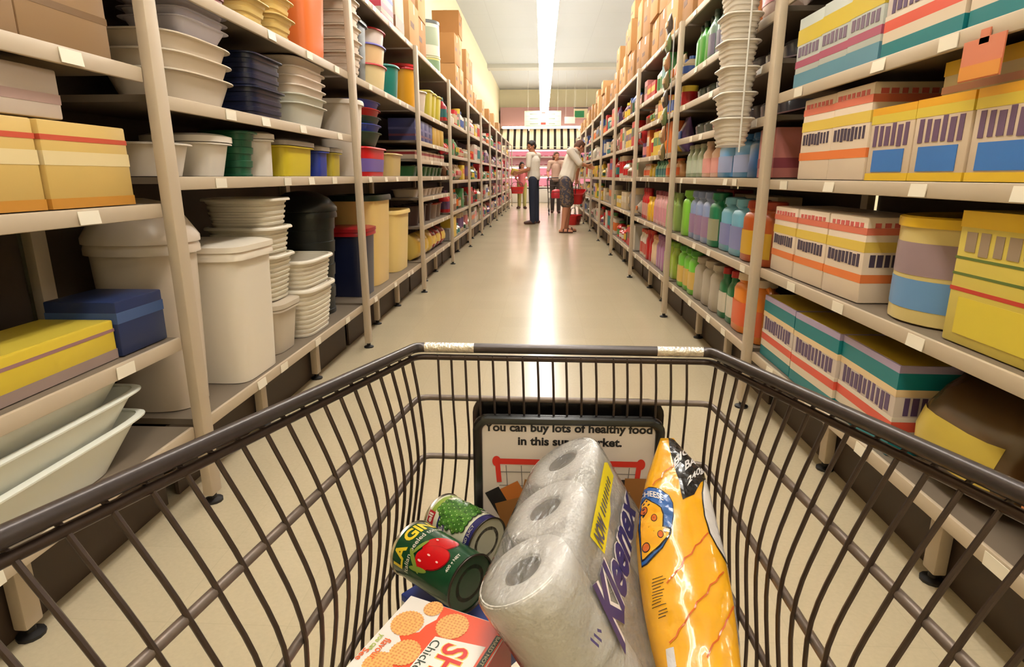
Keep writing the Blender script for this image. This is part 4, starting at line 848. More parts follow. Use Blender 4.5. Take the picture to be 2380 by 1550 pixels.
for i in (-1, 0, 1):
    for z0 in (LN-RH-.0004, .0006):
        bm = bmesh.new(); q = .0205
        pr = [(.012, q), (.001, q+.002), (0, q+.004), (0, .0500), (.0015, .0522), (.004, .053), (RH-.004, .053), (RH-.0015, .0522), (RH, .0500), (RH, q+.004), (RH-.001, q+.002), (RH-.012, q)]
        rings(bm, [sect(z0+z, r_, r_, 2, .106*i, 0, n=48) for z, r_ in pr], loop=True)
        o = finish(bm, 'roll', M_PAPER, pk_, angle=60)
        bm = bmesh.new(); rings(bm, [sect(z0+z, r_, r_, 2, .106*i, 0, n=32) for z, r_ in ((.002, q+.0008), (RH-.003, q+.0008), (RH-.003, q-.001), (.002, q-.001))], loop=True)
        finish(bm, 'core_tube', M_CORE, o)
def film_mat():
    m = bpy.data.materials.new('clear_film'); m.use_nodes = True; nt = m.node_tree; nt.nodes.clear(); L = nt.links
    out = nt.nodes.new('ShaderNodeOutputMaterial'); g = nt.nodes.new('ShaderNodeBsdfGlossy'); t = nt.nodes.new('ShaderNodeBsdfTransparent'); d = nt.nodes.new('ShaderNodeBsdfDiffuse')
    g.inputs['Roughness'].default_value = .12; t.inputs['Color'].default_value = (.99, .985, .98, 1); d.inputs['Color'].default_value = (.92, .90, .88, 1)
    tc_ = nt.nodes.new('ShaderNodeTexCoord'); n = nt.nodes.new('ShaderNodeTexNoise'); n.inputs['Scale'].default_value = 38; n.inputs['Detail'].default_value = 6; n.inputs['Distortion'].default_value = 1.2
    bp = nt.nodes.new('ShaderNodeBump'); bp.inputs['Strength'].default_value = .8; bp.inputs['Distance'].default_value = .012
    fr = nt.nodes.new('ShaderNodeFresnel'); fr.inputs[0].default_value = 1.5; m1 = nt.nodes.new('ShaderNodeMixShader'); m2 = nt.nodes.new('ShaderNodeMixShader'); m2.inputs[0].default_value = .20
    L.new(tc_.outputs['Object'], n.inputs['Vector']); L.new(n.outputs['Fac'], bp.inputs['Height']); L.new(bp.outputs['Normal'], g.inputs['Normal']); L.new(bp.outputs['Normal'], d.inputs['Normal'])
    mr = nt.nodes.new('ShaderNodeMath'); mr.operation = 'MULTIPLY'; mr.inputs[1].default_value = 1.8; mr.use_clamp = True
    L.new(t.outputs[0], m2.inputs[1]); L.new(d.outputs[0], m2.inputs[2]); L.new(fr.outputs[0], mr.inputs[0]); L.new(mr.outputs[0], m1.inputs[0]); L.new(m2.outputs[0], m1.inputs[1]); L.new(g.outputs[0], m1.inputs[2]); L.new(m1.outputs[0], out.inputs[0]); return m
M_FILM = film_mat()
def stad(z, half, r_, n=72, wob=0):
    o = []
    for k in range(n):
        L_ = 4*half+2*math.pi*r_; q = L_*(k+.5)/n; a1, a2, a3 = 2*half, 2*half+math.pi*r_, 4*half+math.pi*r_
        if q < a1: x, cc, ss = half-q, 0, 1
        elif q < a2: t = math.pi/2+(q-a1)/r_; x, cc, ss = -half, math.cos(t), math.sin(t)
        elif q < a3: x, cc, ss = -half+(q-a2), 0, -1
        else: t = -math.pi/2+(q-a3)/r_; x, cc, ss = half, math.cos(t), math.sin(t)
        p = Vector((x+r_*cc, r_*ss, z))
        if wob: p += Vector((p.x-x, p.y, 0)).normalized()*wob*noise.noise(p*28)
        o.append(p)
    return o
bm = bmesh.new()
Rg = [stad(.002, .106*.55, .02), stad(-.0008, .106, .040), stad(.002, .106, .0515)] + [stad(.006+(LN-.012)*i/9, .106, .0555, wob=.0012) for i in range(10)] + [stad(LN-.001, .106, .0515, wob=.001), stad(LN+.0022, .106, .042), stad(LN+.0025, .106*.8, .024), stad(LN+.002, .106*.5, .006)]
rings(bm, Rg)
tips = [Vector((.150, -.012+.004*k, LN-.012-.004*abs(k-2))) for k in range(5)]                      # gathered film end beyond the last roll
bm2 = bmesh.new()
g = [[Vector((.1565+.010*j/3, (-.036+.072*i/8)*(1-.55*j/3), LN*.78+(.005*math.sin(i*2.1+j))+.006*j)) for i in range(9)] for j in range(4)]
gv = [[bm2.verts.new(p) for p in r_] for r_ in g]
for j in range(3):
    for i in range(8): bm2.faces.new((gv[j][i], gv[j][i+1], gv[j+1][i+1], gv[j+1][i]))
finish(bm, 'film_wrapper', M_FILM, pk_, angle=180); finish(bm2, 'film_end', M_FILM, pk_, angle=180)
side = lambda d: (lambda u, v: Vector((u, -(.0558+d), LN-v)))                                            # v = distance from the upper end face
KW, KN = P((226, 216, 214), .3), P((36, 36, 104), .3)
def Tk(bold, mi, dx=0):                                                                                    # script wordmark: reads along the row of rolls
    vs, fs, _ = text2d('Kleenex', bold, .35)
    out = []
    for u, v in vs:
        hh = .058-.018*u + .026*max(0, .16-u)/.16
        base = .110-.006*u + .012*max(0, .18-u)/.18
        out.append((-.118+u*.228, base-v*hh))
    return (out, fs, mi)
decal('lettering', [Tk(.075, 0)], side(.0014), KW, pk_, out=-1)
decal('lettering', [Tk(.032, 0)], side(.0020), KN, pk_, out=-1)
BY = P((226, 206, 30), .35); BN = P((70, 74, 110), .35)
decal('yellow_badge', [POLY([(-.047, .026), (.095, .020), (.104, .026), (.098, .044), (.05, .046), (.03, .053), (-.040, .057)])], side(.0010), BY, pk_, out=-1)
decal('lettering', [T('NOW', -.040, .051, .042, -.021, .03, .2)], side(.0018), BN, pk_, out=-1)
decal('printed_strokes', [BAR(.010+.008*i, .044-.0005*i, .014+.008*i, .031, .0026) for i in range(9)], side(.0018), BN, pk_, out=-1)
decal('printed_strokes', [BAR(-.155+.009*i, .06+.004*(i % 3), -.150+.009*i, .075+.003*(i % 2), .003) for i in range(3)], side(.0012), P((60, 56, 120), .35), pk_, out=-1)
# ---- bag of cheese snacks leaning on the front right corner
BT_, BB_ = Vector((.173, .765, .7092)), Vector((.1698, .5301, .580)); ey_ = (BT_-BB_).normalized()
ex_ = Vector((1, -.12, .0)); ex_ = (ex_-ey_*ex_.dot(ey_)).normalized(); en_ = ex_.cross(ey_); BO = BB_-ey_*.075+en_*.012
def b2(px, py):
    p = onplane(px, py, BO, en_)-BO; return (p.dot(ex_), p.dot(ey_))
LE = [b2(*p) for p in ((1536, 1016), (1520, 1060), (1503, 1110), (1488, 1170), (1478, 1250), (1484, 1330), (1496, 1420), (1512, 1500), (1530, 1570), (1545, 1640), (1560, 1740), (1575, 1830))]
RE = [b2(*p) for p in ((1566, 1020), (1600, 1062), (1636, 1100), (1652, 1160), (1668, 1230), (1692, 1320), (1706, 1400), (1717, 1480), (1725, 1570), (1730, 1640), (1736, 1740), (1738, 1830))]
def edge(E, y):
    if y >= E[0][1]: return E[0][0]
    for a_, b_ in zip(E, E[1:]):
        if a_[1] >= y >= b_[1]:
            t = (y-a_[1])/(b_[1]-a_[1]); return a_[0]+(b_[0]-a_[0])*t
    return E[-1][0]
YT, YBt = (LE[0][1]+RE[0][1])/2, (LE[-1][1]+RE[-1][1])/2
def bulge(x, y):
    l, r_ = edge(LE, y), edge(RE, y); s = max(-1, min(1, 2*(x-l)/(r_-l)-1)); v = (YT-y)/(YT-YBt)
    t = .029*math.sqrt(max(0, 1-s*s))*min(1, (v*3.2)**.7 if v > 0 else 0)*min(1, max(0, (1-v)*7)**.5)
    return t + (.0030*noise.noise(Vector((x*16, y*62+x*20, 5))) + .0030*noise.noise(Vector((x*42, y*26, 3))) + .0016*abs(noise.noise(Vector((x*90+y*50, y*60, 9)))))*min(1, t*70)
bag = empty('snack_bag'); frame(bag, BO, ex_, ey_, en_); tag(bag, 'yellow foil bag of cheese snacks leaning in the front right corner of trolley', 'snack bag')
def bag_mat(name, rgb): return mat(name, rgb, .2, coat=.4, bump=.15, bscale=30)
NY, NX = 46, 22
bm = bmesh.new(); fr_, bk2 = [], []
for j in range(NY+1):
    y = YT+(YBt-YT)*j/NY; l, r_ = edge(LE, y), edge(RE, y)
    fr_.append([bm.verts.new((l+(r_-l)*i/NX, y, bulge(l+(r_-l)*i/NX, y))) for i in range(NX+1)])
    bk2.append([bm.verts.new((l+(r_-l)*i/NX, y, -.7*bulge(l+(r_-l)*i/NX, y)-.0008)) for i in range(NX+1)])
for G, flip in ((fr_, False), (bk2, True)):
    for j in range(NY):
        for i in range(NX):
            q = (G[j][i], G[j][i+1], G[j+1][i+1], G[j+1][i]); bm.faces.new(q if flip else q[::-1])
for j in range(NY):
    bm.faces.new((fr_[j][0], fr_[j+1][0], bk2[j+1][0], bk2[j][0])); bm.faces.new((fr_[j][NX], bk2[j][NX], bk2[j+1][NX], fr_[j+1][NX]))
for i in range(NX):
    bm.faces.new((fr_[0][i], bk2[0][i], bk2[0][i+1], fr_[0][i+1])); bm.faces.new((fr_[NY][i], fr_[NY][i+1], bk2[NY][i+1], bk2[NY][i]))
finish(bm, 'bag_film', bag_mat('yellow_foil', (224, 160, 26)), bag, angle=180)
def on_bag(d):
    def f(x, y):
        x = max(edge(LE, y)+.0006, min(edge(RE, y)-.0006, x)); return Vector((x, y, bulge(x, y)+d))
    return f
PX = lambda *p: [b2(*q) for q in p]
B_BLK, B_BLU, B_WHT, B_ORG, B_CHS = bag_mat('black_foil', (30, 24, 22)), bag_mat('blue_foil', (36, 86, 156)), bag_mat('white_foil', (206, 200, 200)), bag_mat('orange_ink', (198, 92, 22)), bag_mat('cheese_ink', (236, 166, 30))
me_ = .006
decal('printed_patch', [POLY(PX((1553, 1018), (1566, 1024), (1598, 1064), (1632, 1100), (1640, 1125), (1625, 1140), (1608, 1172), (1581, 1190), (1574, 1150), (1566, 1110), (1555, 1060)))], on_bag(.0007), B_BLK, bag, me_)
def Tp(txt, px, py, qx, qy, hpx, bold=.02, mi=0):      # lettering between two picture points of the bag front
    a_, b_ = Vector(b2(px, py)), Vector(b2(qx, qy)); d = b_-a_; up = Vector(b2(px, py-hpx))-a_
    vs, fs, _ = text2d(txt, bold); return ([tuple(a_+d*u+up*v) for u, v in vs], fs, mi)
decal('lettering', [Tp('BIG', 1564, 1108, 1598, 1064, 25, .03), Tp('BAG', 1588, 1116, 1630, 1076, 25, .03), Tp('240g', 1592, 1162, 1634, 1108, 25, .03)], on_bag(.0014), B_WHT, bag, .004)
decal('printed_patch', [POLY(PX((1488, 1142), (1505, 1146), (1530, 1160), (1550, 1178), (1559, 1198), (1560, 1230), (1554, 1270), (1536, 1300), (1502, 1328), (1490, 1330), (1482, 1240)))], on_bag(.0006), B_BLK, bag, me_)
decal('printed_patch', [POLY(PX((1489, 1146), (1505, 1149), (1529, 1163), (1548, 1180), (1557, 1199), (1558, 1230), (1552, 1268), (1535, 1297), (1500, 1324), (1490, 1326), (1484, 1240)))], on_bag(.0010), B_BLU, bag, me_)
decal('printed_cheese', [POLY(PX((1489, 1180), (1499, 1174), (1512, 1192), (1532, 1210), (1538, 1225), (1537, 1250), (1554, 1257), (1550, 1275), (1530, 1296), (1496, 1317), (1490, 1318), (1485, 1245)))], on_bag(.0013), B_BLK, bag, me_)
decal('printed_cheese', [POLY(PX((1490, 1185), (1499, 1179), (1511, 1195), (1530, 1212), (1535, 1226), (1534, 1253), (1551, 1260), (1547, 1274), (1528, 1292), (1495, 1313), (1491, 1313), (1487, 1245)))], on_bag(.0016), B_CHS, bag, me_)
def spot(px, py, w, mi=0): 
    x, y = b2(px, py); k = (Vector(b2(px+w, py))-Vector((x, y))).length; return ELL(x, y, k, k*1.4, mi, 16)
SP = ((1516, 1230, 7), (1530, 1270, 7), (1494, 1206, 8), (1499, 1290, 9), (1540, 1262, 4))
decal('printed_cheese', [spot(*s) for s in SP], on_bag(.0019), B_BLK, bag, me_)
decal('printed_cheese', [spot(a_, b_, c_*.8) for a_, b_, c_ in SP], on_bag(.0022), B_ORG, bag, me_)
decal('lettering', [Tp('CHEESE', 1484, 1164, 1537, 1194, 15, .03)], on_bag(.0018), B_WHT, bag, .004)
decal('printed_patch', [POLY(PX((1631, 1128), (1643, 1112), (1652, 1160), (1668, 1230), (1690, 1320), (1684, 1318), (1660, 1290), (1642, 1262), (1630, 1220), (1626, 1165)))], on_bag(.0006), B_BLK, bag, me_)
decal('printed_patch', [POLY(PX((1633, 1131), (1643, 1116), (1651, 1160), (1667, 1230), (1688, 1314), (1662, 1287), (1645, 1260), (1633, 1220), (1629, 1165)))], on_bag(.0011), B_WHT, bag, me_)
decal('printed_patch', [POLY(PX((1702, 1395), (1707, 1400), (1717, 1480), (1722, 1530), (1714, 1500), (1706, 1440)))], on_bag(.0008), B_BLU, bag, me_)
def zig(pts, w):
    o = []
    for a_, b_ in zip(pts, pts[1:]): o.append(BAR(*b2(*a_), *b2(*b_), w))
    return o
def wav(p, q, n=9):
    r_ = random.Random(p[0]); return [(p[0]+(q[0]-p[0])*i/n+r_.uniform(-4, 4), p[1]+(q[1]-p[1])*i/n+r_.uniform(-4, 4)) for i in range(n+1)]
decal('printed_stroke', zig(wav((1638, 1258), (1548, 1384)), .0016)+zig(wav((1674, 1346), (1552, 1514), 12), .0016)+zig(wav((1700, 1422), (1636, 1550)), .0016)+zig(wav((1560, 1100), (1512, 1150), 5), .0012), on_bag(.0008), B_ORG, bag, me_)
rb = random.Random(9)
decal('printed_strokes', [BAR(*b2(1512+rb.uniform(0, 2), 1366+7*i), *b2(1512+rb.uniform(18, 32), 1364+7*i), .0007) for i in range(10)]+[BAR(*b2(1527, 1440+7*i), *b2(1527+rb.uniform(12, 22), 1438+7*i), .0007) for i in range(3)], on_bag(.0008), B_BLK, bag, me_)
decal('barcode_panel', [POLY(PX((1543, 1526), (1560, 1524), (1566, 1570), (1548, 1575)))], on_bag(.0008), B_WHT, bag, me_)
# ---------------------------------------------------------------- shoppers
def capsule(bm, a, b, ra, rb, n=12):
    a, b = Vector(a), Vector(b); d = b-a; L = d.length
    if L < 1e-6: L = 1e-6; d = Vector((0, 0, 1))
    t = d.normalized(); x = t.orthogonal().normalized(); y = t.cross(x); R = []
    for k in range(5):
        q = math.pi/2*(1-k/4)*.97; R.append((a - t*ra*math.sin(q), ra*math.cos(q)))
    for k in range(5):
        q = math.pi/2*k/4*.97; R.append((b + t*rb*math.sin(q), rb*math.cos(q)))
    rings(bm, [[c + (x*math.cos(2*math.pi*i/n)+y*math.sin(2*math.pi*i/n))*r for i in range(n)] for c, r in R])
def ball(bm, c, r, rot=None, n=16):
    r = r if isinstance(r, (tuple, list)) else (r, r, r); R = []
    for k in range(11):
        q = -math.pi/2*.985+math.pi*.985*k/10
        ring = []
        for i in range(n):
            p = Vector((r[0]*math.cos(q)*math.cos(2*math.pi*i/n), r[1]*math.cos(q)*math.sin(2*math.pi*i/n), r[2]*math.sin(q)))
            ring.append(Vector(c) + (rot @ p if rot else p))
        R.append(ring)
    rings(bm, R)
def blob(name, bm, m, parent, voxel=.008, it=3):
    o = finish(bm, name, m, None); md = o.modifiers.new('r', 'REMESH'); md.mode = 'VOXEL'; md.voxel_size = voxel
    sm = o.modifiers.new('s', 'SMOOTH'); sm.factor = .5; sm.iterations = it
    me = bpy.data.meshes.new_from_object(o.evaluated_get(bpy.context.evaluated_depsgraph_get())); me.name = name
    me.polygons.foreach_set('use_smooth', [True]*len(me.polygons))
    if not me.materials: me.materials.append(m)
    bpy.data.objects.remove(o); return link(bpy.data.objects.new(name, me), parent)
def hand(bm, w, d, up, s=1, grip=.5):
    """palm and five bent fingers from wrist w along d; up = thumb side"""
    w, d, up = Vector(w), Vector(d).normalized(), Vector(up); up = (up-d*up.dot(d)).normalized(); nrm = d.cross(up)
    for k in range(4):
        o = up*(.030-.020*k)*s
        capsule(bm, w+d*.01*s+o*.8, w+d*.085*s+o, .014*s, .012*s, 8)
        L = (.040, .046, .042, .034)[k]*s; a = w+d*.088*s+o; b = a+d*L*math.cos(grip)+nrm*L*math.sin(grip)*.9; c = b+d*L*.7*math.cos(grip*2.1)+nrm*L*.7*math.sin(grip*2.1)
        capsule(bm, a, b, .0092*s, .0086*s, 8); capsule(bm, b, c, .0086*s, .0075*s, 8)
    a = w+d*.03*s+up*.030*s; b = a+d*.030*s+up*.026*s+nrm*.008*s; c = b+d*.030*s+nrm*.014*s
    capsule(bm, a, b, .0125*s, .0105*s, 8); capsule(bm, b, c, .0105*s, .0085*s, 8)
def head(bm, c, face, s=1, tilt=0):
    """skull, jaw, nose, brow, lips and ears; returns the rotation (local +y = face direction)"""
    f = Vector(face).normalized(); x = f.cross(Vector((0, 0, 1))).normalized(); u = x.cross(f); R = Matrix((x, f, u)).transposed(); c = Vector(c); q = lambda *p: c + R @ (Vector(p)*s)
    ball(bm, q(0, -.008, .025), (.074*s, .094*s, .090*s), R); ball(bm, q(0, .022, -.045), (.058*s, .066*s, .066*s), R)
    capsule(bm, q(-.025, .055, -.085), q(.025, .055, -.085), .024*s, .024*s)
    capsule(bm, q(0, .085, .012), q(0, .108, -.024), .009*s, .0135*s, 8); ball(bm, q(-.010, .098, -.028), .0095*s); ball(bm, q(.010, .098, -.028), .0095*s)
    capsule(bm, q(-.034, .078, .026), q(.034, .078, .026), .011*s, .011*s, 8)
    capsule(bm, q(-.020, .082, -.054), q(.020, .082, -.054), .008*s, .008*s, 8); capsule(bm, q(-.017, .082, -.066), q(.017, .082, -.066), .009*s, .009*s, 8)
    for e in (-1, 1):
        ball(bm, q(e*.076, -.008, -.004), (.010*s, .020*s, .032*s), R); ball(bm, q(e*.036, .062, -.022), (.024*s, .024*s, .026*s), R)
    return R, q
M_EYE = mat('eye_dark', (40, 28, 22), .3)
def face_bits(r, q, s, lipc):
    for e in (-1, 1):
        bm = bmesh.new(); ball(bm, q(e*.031, .0795, .008), (.0125*s, .010*s, .0085*s)); finish(bm, 'eye', M_EYE, r)
    bm = bmesh.new(); capsule(bm, q(-.016, .0905, -.060), q(.016, .0905, -.060), .0045*s, .0045*s, 8); finish(bm, 'mouth', lipc, r)
def hairdo(r, q, R, s, m, long=0):
    bm = bmesh.new(); ball(bm, q(0, -.020, .045), (.083*s, .096*s, .084*s), R); ball(bm, q(0, -.045, .0), (.082*s, .072*s, .085*s), R); ball(bm, q(0, .030, .092), (.056*s, .045*s, .026*s), R)
    for e in (-1, 1): ball(bm, q(e*.066, .012, .045), (.018*s, .034*s, .040*s), R)
    if long:
        for e in (-1, 0, 1): capsule(bm, q(e*.055, -.055, .0), q(e*.065, -.06, -long), .045*s, .038*s)
    blob('hair', bm, m, r, .007)
SKIN = mat('skin_tan', (176, 116, 84), .55); SKIN2 = mat('skin_rosy', (196, 134, 104), .55); LIPS = mat('lips', (150, 80, 66), .5)
M_SHIRT = mat('white_cotton', (222, 212, 198), .85, bump=.25, bscale=25); M_JEANS = mat('navy_denim', (34, 40, 58), .85, bump=.3, bscale=120); M_HAIR = mat('dark_hair', (34, 24, 20), .6, bump=.5, bscale=150)
M_BRN = mat('brown_hair', (92, 54, 34), .6, bump=.5, bscale=150); M_SHOE = mat('brown_leather', (80, 44, 32), .5)
def foot(bm, a, d, s=1, r=.040):
    a, d = Vector(a), Vector(d).normalized(); t = d.cross(Vector((0, 0, 1)))
    heel = a-d*.045; heel.z = .036; toe = a+d*.165; toe.z = .030
    capsule(bm, heel, a+d*.07+Vector((0, 0, .036-a.z)), .034, .042); capsule(bm, a+d*.07+Vector((0, 0, .036-a.z)), toe, .042, .030); capsule(bm, (a.x, a.y, .05), a, .040, .042)
def person(name, loc, J, face, skin, label, sc=1, rz=0):
    r = empty(name, loc, rz); tag(r, label, 'person'); return r
def body(r, J, face, skin, s=1, hands=True, grips=(.5, .5), hd=None, bare=False):
    bm = bmesh.new(); V = {k: Vector(v) for k, v in J.items()}
    capsule(bm, V['pelvis'], V['waist'], .125*s, .115*s); capsule(bm, V['waist'], V['chest'], .115*s, .135*s); capsule(bm, V['shl'], V['shr'], .056*s, .056*s); capsule(bm, V['chest'], (V['shl']+V['shr'])/2, .13*s, .085*s)
    capsule(bm, (V['shl']+V['shr'])/2, V['head']+(V['neck']-V['head'])*.35, .060*s, .052*s)
    for a in 'lr':
        capsule(bm, V['sh'+a], V['el'+a], .052*s, .041*s); capsule(bm, V['el'+a], V['wr'+a], .040*s, .027*s)
        capsule(bm, V['hip'+a], V['kn'+a], .088*s, .060*s); kn, an = V['kn'+a], V['an'+a]; mid = kn+(an-kn)*.3+Vector((0, 0, 0))
        capsule(bm, kn, mid, .058*s, .060*s); capsule(bm, mid, an, .058*s, .038*s); foot(bm, an, J['toe'+a])
        d = V['hd'+a] if 'hd'+a in V else (V['wr'+a]-V['el'+a]); hand(bm, V['wr'+a], d, J.get('th'+a, (0, 0, 1)), s, grips['lr'.index(a)])
    R, q = head(bm, V['head'], face, s)
    o = blob('body', bm, skin, r, .0062, 2); return R, q, V
def shirt(r, V, m, s=1, sleeve=.75, hem=.12):
    bm = bmesh.new(); dn = (V['pelvis']-V['waist']).normalized()
    capsule(bm, V['waist']+dn*hem, V['waist'], .155*s, .138*s); capsule(bm, V['waist'], V['chest'], .140*s, .152*s); q0 = (V['shl']+V['shr'])/2; capsule(bm, V['shl'], V['shr'], .073*s, .073*s); capsule(bm, V['chest'], q0-Vector((0, 0, .01)), .148*s, .090*s)
    for a in 'lr': e = V['sh'+a]+(V['el'+a]-V['sh'+a])*sleeve; capsule(bm, V['sh'+a], e, .070*s, .060*s)
    return blob('shirt', bm, m, r, .009, 3)
def trousers(r, V, m, s=1, to=1.0, wide=0, name='trousers'):
    bm = bmesh.new(); capsule(bm, V['pelvis'], V['waist']+(V['pelvis']-V['waist'])*.35, .140*s, .132*s)
    for a in 'lr':
        h, k, n = V['hip'+a], V['kn'+a], V['an'+a]
        if to <= 1: capsule(bm, h, h+(k-h)*to, .102*s, (.092+wide)*s)
        else: capsule(bm, h, k, .100*s, .076*s); capsule(bm, k, n+Vector((0, 0, -.02)), .076*s, .060*s)
    return blob(name, bm, m, r, .009, 3)
def shoes(r, V, J, m, sandal=False):
    for a in 'lr':
        bm = bmesh.new(); an, d = V['an'+a], Vector(J['toe'+a]).normalized()
        if sandal:
            p = Vector((an.x, an.y, 0)); t = d.cross(Vector((0, 0, 1)))
            rings(bm, [[p+d*(.06+.135*math.cos(2*math.pi*k/20))+t*.05*math.sin(2*math.pi*k/20)+Vector((0, 0, z)) for k in range(20)] for z in (.001, .022)])
            for f_ in (.10, .02):
                tube(bm, [p+d*f_+t*(.052*math.cos(q))+Vector((0, 0, .015+.066*math.sin(q))) for q in [math.pi*i/10 for i in range(11)]], .011, 8)
            finish(bm, 'sandal', m, r)
        else:
            heel = Vector((an.x, an.y, .04))-d*.045; b = Vector((an.x, an.y, .044))+d*.07; toe = Vector((an.x, an.y, .038))+d*.170
            capsule(bm, heel, b, .040, .050); capsule(bm, b, toe, .050, .036); capsule(bm, (an.x, an.y, .05), (an.x, an.y, .085), .046, .046)
            for v in bm.verts: v.co.z = max(v.co.z, .002)
            blob('shoe', bm, m, r, .007, 2)
# shopper 1: standing, three-quarter to the left, looking at a packet held at the waist
J = dict(pelvis=(0, 0, 1.00), waist=(0, 0, 1.16), chest=(-.01, 0, 1.36), shl=(-.10, -.15, 1.49), shr=(.09, .15, 1.49), neck=(-.02, 0, 1.57), head=(-.055, -.01, 1.68), ell=(-.12, -.22, 1.19), wrl=(-.36, -.13, 1.12), elr=(.06, .24, 1.20), wrr=(-.24, .15, 1.14),
         hipl=(-.02, -.10, .96), hipr=(.02, .10, .96), knl=(-.03, -.12, .53), knr=(.05, .12, .53), anl=(-.02, -.13, .085), anr=(.07, .13, .085), toel=(-1, -.35, 0), toer=(-1, .25, 0), thl=(0, .2, 1), thr=(0, -.2, 1))
p1 = person('person', (-.185, 13.85, 0), J, 0, SKIN, 'person in white t-shirt and dark jeans standing mid aisle, looking down at a packet')
fc = Vector((-.80, -.50, -.30)); R, q, V = body(p1, J, fc, SKIN); face_bits(p1, q, 1, LIPS); hairdo(p1, q, R, 1, M_HAIR); shirt(p1, V, M_SHIRT); trousers(p1, V, M_JEANS, to=2); shoes(p1, V, J, M_SHOE)
bm = bmesh.new(); loft(bm, [(0, .075, .02, 2.4), (.03, .08, .045, 2.4), (.12, .08, .04, 2.4), (.15, .08, .008, 2.4)], 16); o = finish(bm, 'food_packet', P((206, 176, 84), .3)); o.location = (-.185-.455, 13.85+.01, 1.075); o.rotation_euler = (.5, .2, .4); tag(o, 'yellowish food packet held by the person in white t-shirt and jeans', 'packet')
# shopper 2: bending over towards the right-hand shelf, basket on the arm, reaching out
J = dict(pelvis=(0, 0, .98), waist=(.04, .03, 1.14), chest=(.11, .06, 1.34), shl=(.06, -.13, 1.49), shr=(.20, .19, 1.47), neck=(.17, .10, 1.52), head=(.245, .17, 1.575), ell=(.24, -.16, 1.27), wrl=(.38, -.06, 1.23), elr=(.24, .31, 1.24), wrr=(.22, .40, 1.0),
         hipl=(-.02, -.10, .95), hipr=(.02, .10, .95), knl=(.00, -.10, .53), knr=(.05, .11, .53), anl=(-.05, -.11, .085), anr=(.03, .12, .085), toel=(1, -.25, 0), toer=(1, .15, 0), thl=(0, -.3, 1), thr=(.5, -.6, .2), hdr=(.05, .05, -1))
p2 = person('person', (.455, 11.75, 0), J, 0, SKIN2, 'person in white shirt and patterned shorts stooping towards the right shelf with a basket')
fc = Vector((.75, .35, -.55)); R, q, V = body(p2, J, fc, SKIN2, grips=(.35, 1.15)); face_bits(p2, q, 1, LIPS); hairdo(p2, q, R, 1, M_BRN); shirt(p2, V, M_SHIRT, 1.04, sleeve=.95, hem=.13)
def camo():
    m = mat('patterned_cotton', (84, 76, 78), .9); nt = m.node_tree; b = nt.nodes['Principled BSDF']; tc_ = nt.nodes.new('ShaderNodeTexCoord'); n = nt.nodes.new('ShaderNodeTexNoise'); n.inputs['Scale'].default_value = 22
    cr = nt.nodes.new('ShaderNodeValToRGB'); cr.color_ramp.interpolation = 'CONSTANT'; cr.color_ramp.elements[0].color = (*lin((70, 66, 78)), 1); cr.color_ramp.elements[1].position = .5; cr.color_ramp.elements[1].color = (*lin((128, 104, 78)), 1); e = cr.color_ramp.elements.new(.6); e.color = (*lin((96, 92, 104)), 1)
    nt.links.new(tc_.outputs['Object'], n.inputs['Vector']); nt.links.new(n.outputs['Fac'], cr.inputs[0]); nt.links.new(cr.outputs[0], b.inputs['Base Color']); return m
trousers(p2, V, camo(), 1.08, to=.88, wide=.018, name='shorts'); shoes(p2, V, J, M_SHOE, True)
# red hand baskets
M_RED = P((192, 22, 24), .3)
def hand_basket():
    r = empty('hand_basket'); bm = bmesh.new(); loft(bm, [(0, .175, .115, 5), (.02, .18, .12, 5), (.20, .215, .15, 5), (.20, .209, .144, 5), (.02, .174, .114, 5), (.012, .16, .10, 5)], 32); finish(bm, 'basket_body', M_RED, r, angle=50)
    bm = bmesh.new(); rings(bm, [sect(*s, n=32) for s in ((.19, .214, .149, 5), (.19, .228, .163, 5), (.21, .228, .163, 5), (.21, .214, .149, 5))], loop=True); finish(bm, 'rim', M_RED, r, angle=50)
    for s in (-1, 1):
        bm = bmesh.new(); tube(bm, smoothpath([(s*.20, -.0, .205), (s*.14, 0, .34), (0, 0, .365)] if s < 0 else [(.20, .0, .205), (.14, 0, .34), (0, 0, .365)], 6), .0075, 8); finish(bm, 'handle', P((30, 24, 24), .4), r)
    bm = bmesh.new()
    for i in range(7): box(bm, (-.15+.05*i, -.1365, .105), (.022, .002, .10), 0, 0, Matrix.Rotation(-.17, 3, 'X'))
    finish(bm, 'slot', P((120, 12, 16), .5), r); return r
def basket(loc, rot, label):
    o = get('hand_basket', hand_basket, 'hand_basket'); o.location = loc; o.rotation_euler = rot; return tag(o, label, 'basket', 'red hand baskets')
wr = Vector((.455, 11.75, 0))+Vector((.22, .42, .90)); basket(wr+Vector((.02, .02, -.35)), (0, -.2, 1.35), 'red hand basket hanging tilted from the stooping person')
basket((.70, 13.7, 0), (0, 0, 1.2), 'red hand basket standing on the floor behind the stooping person')
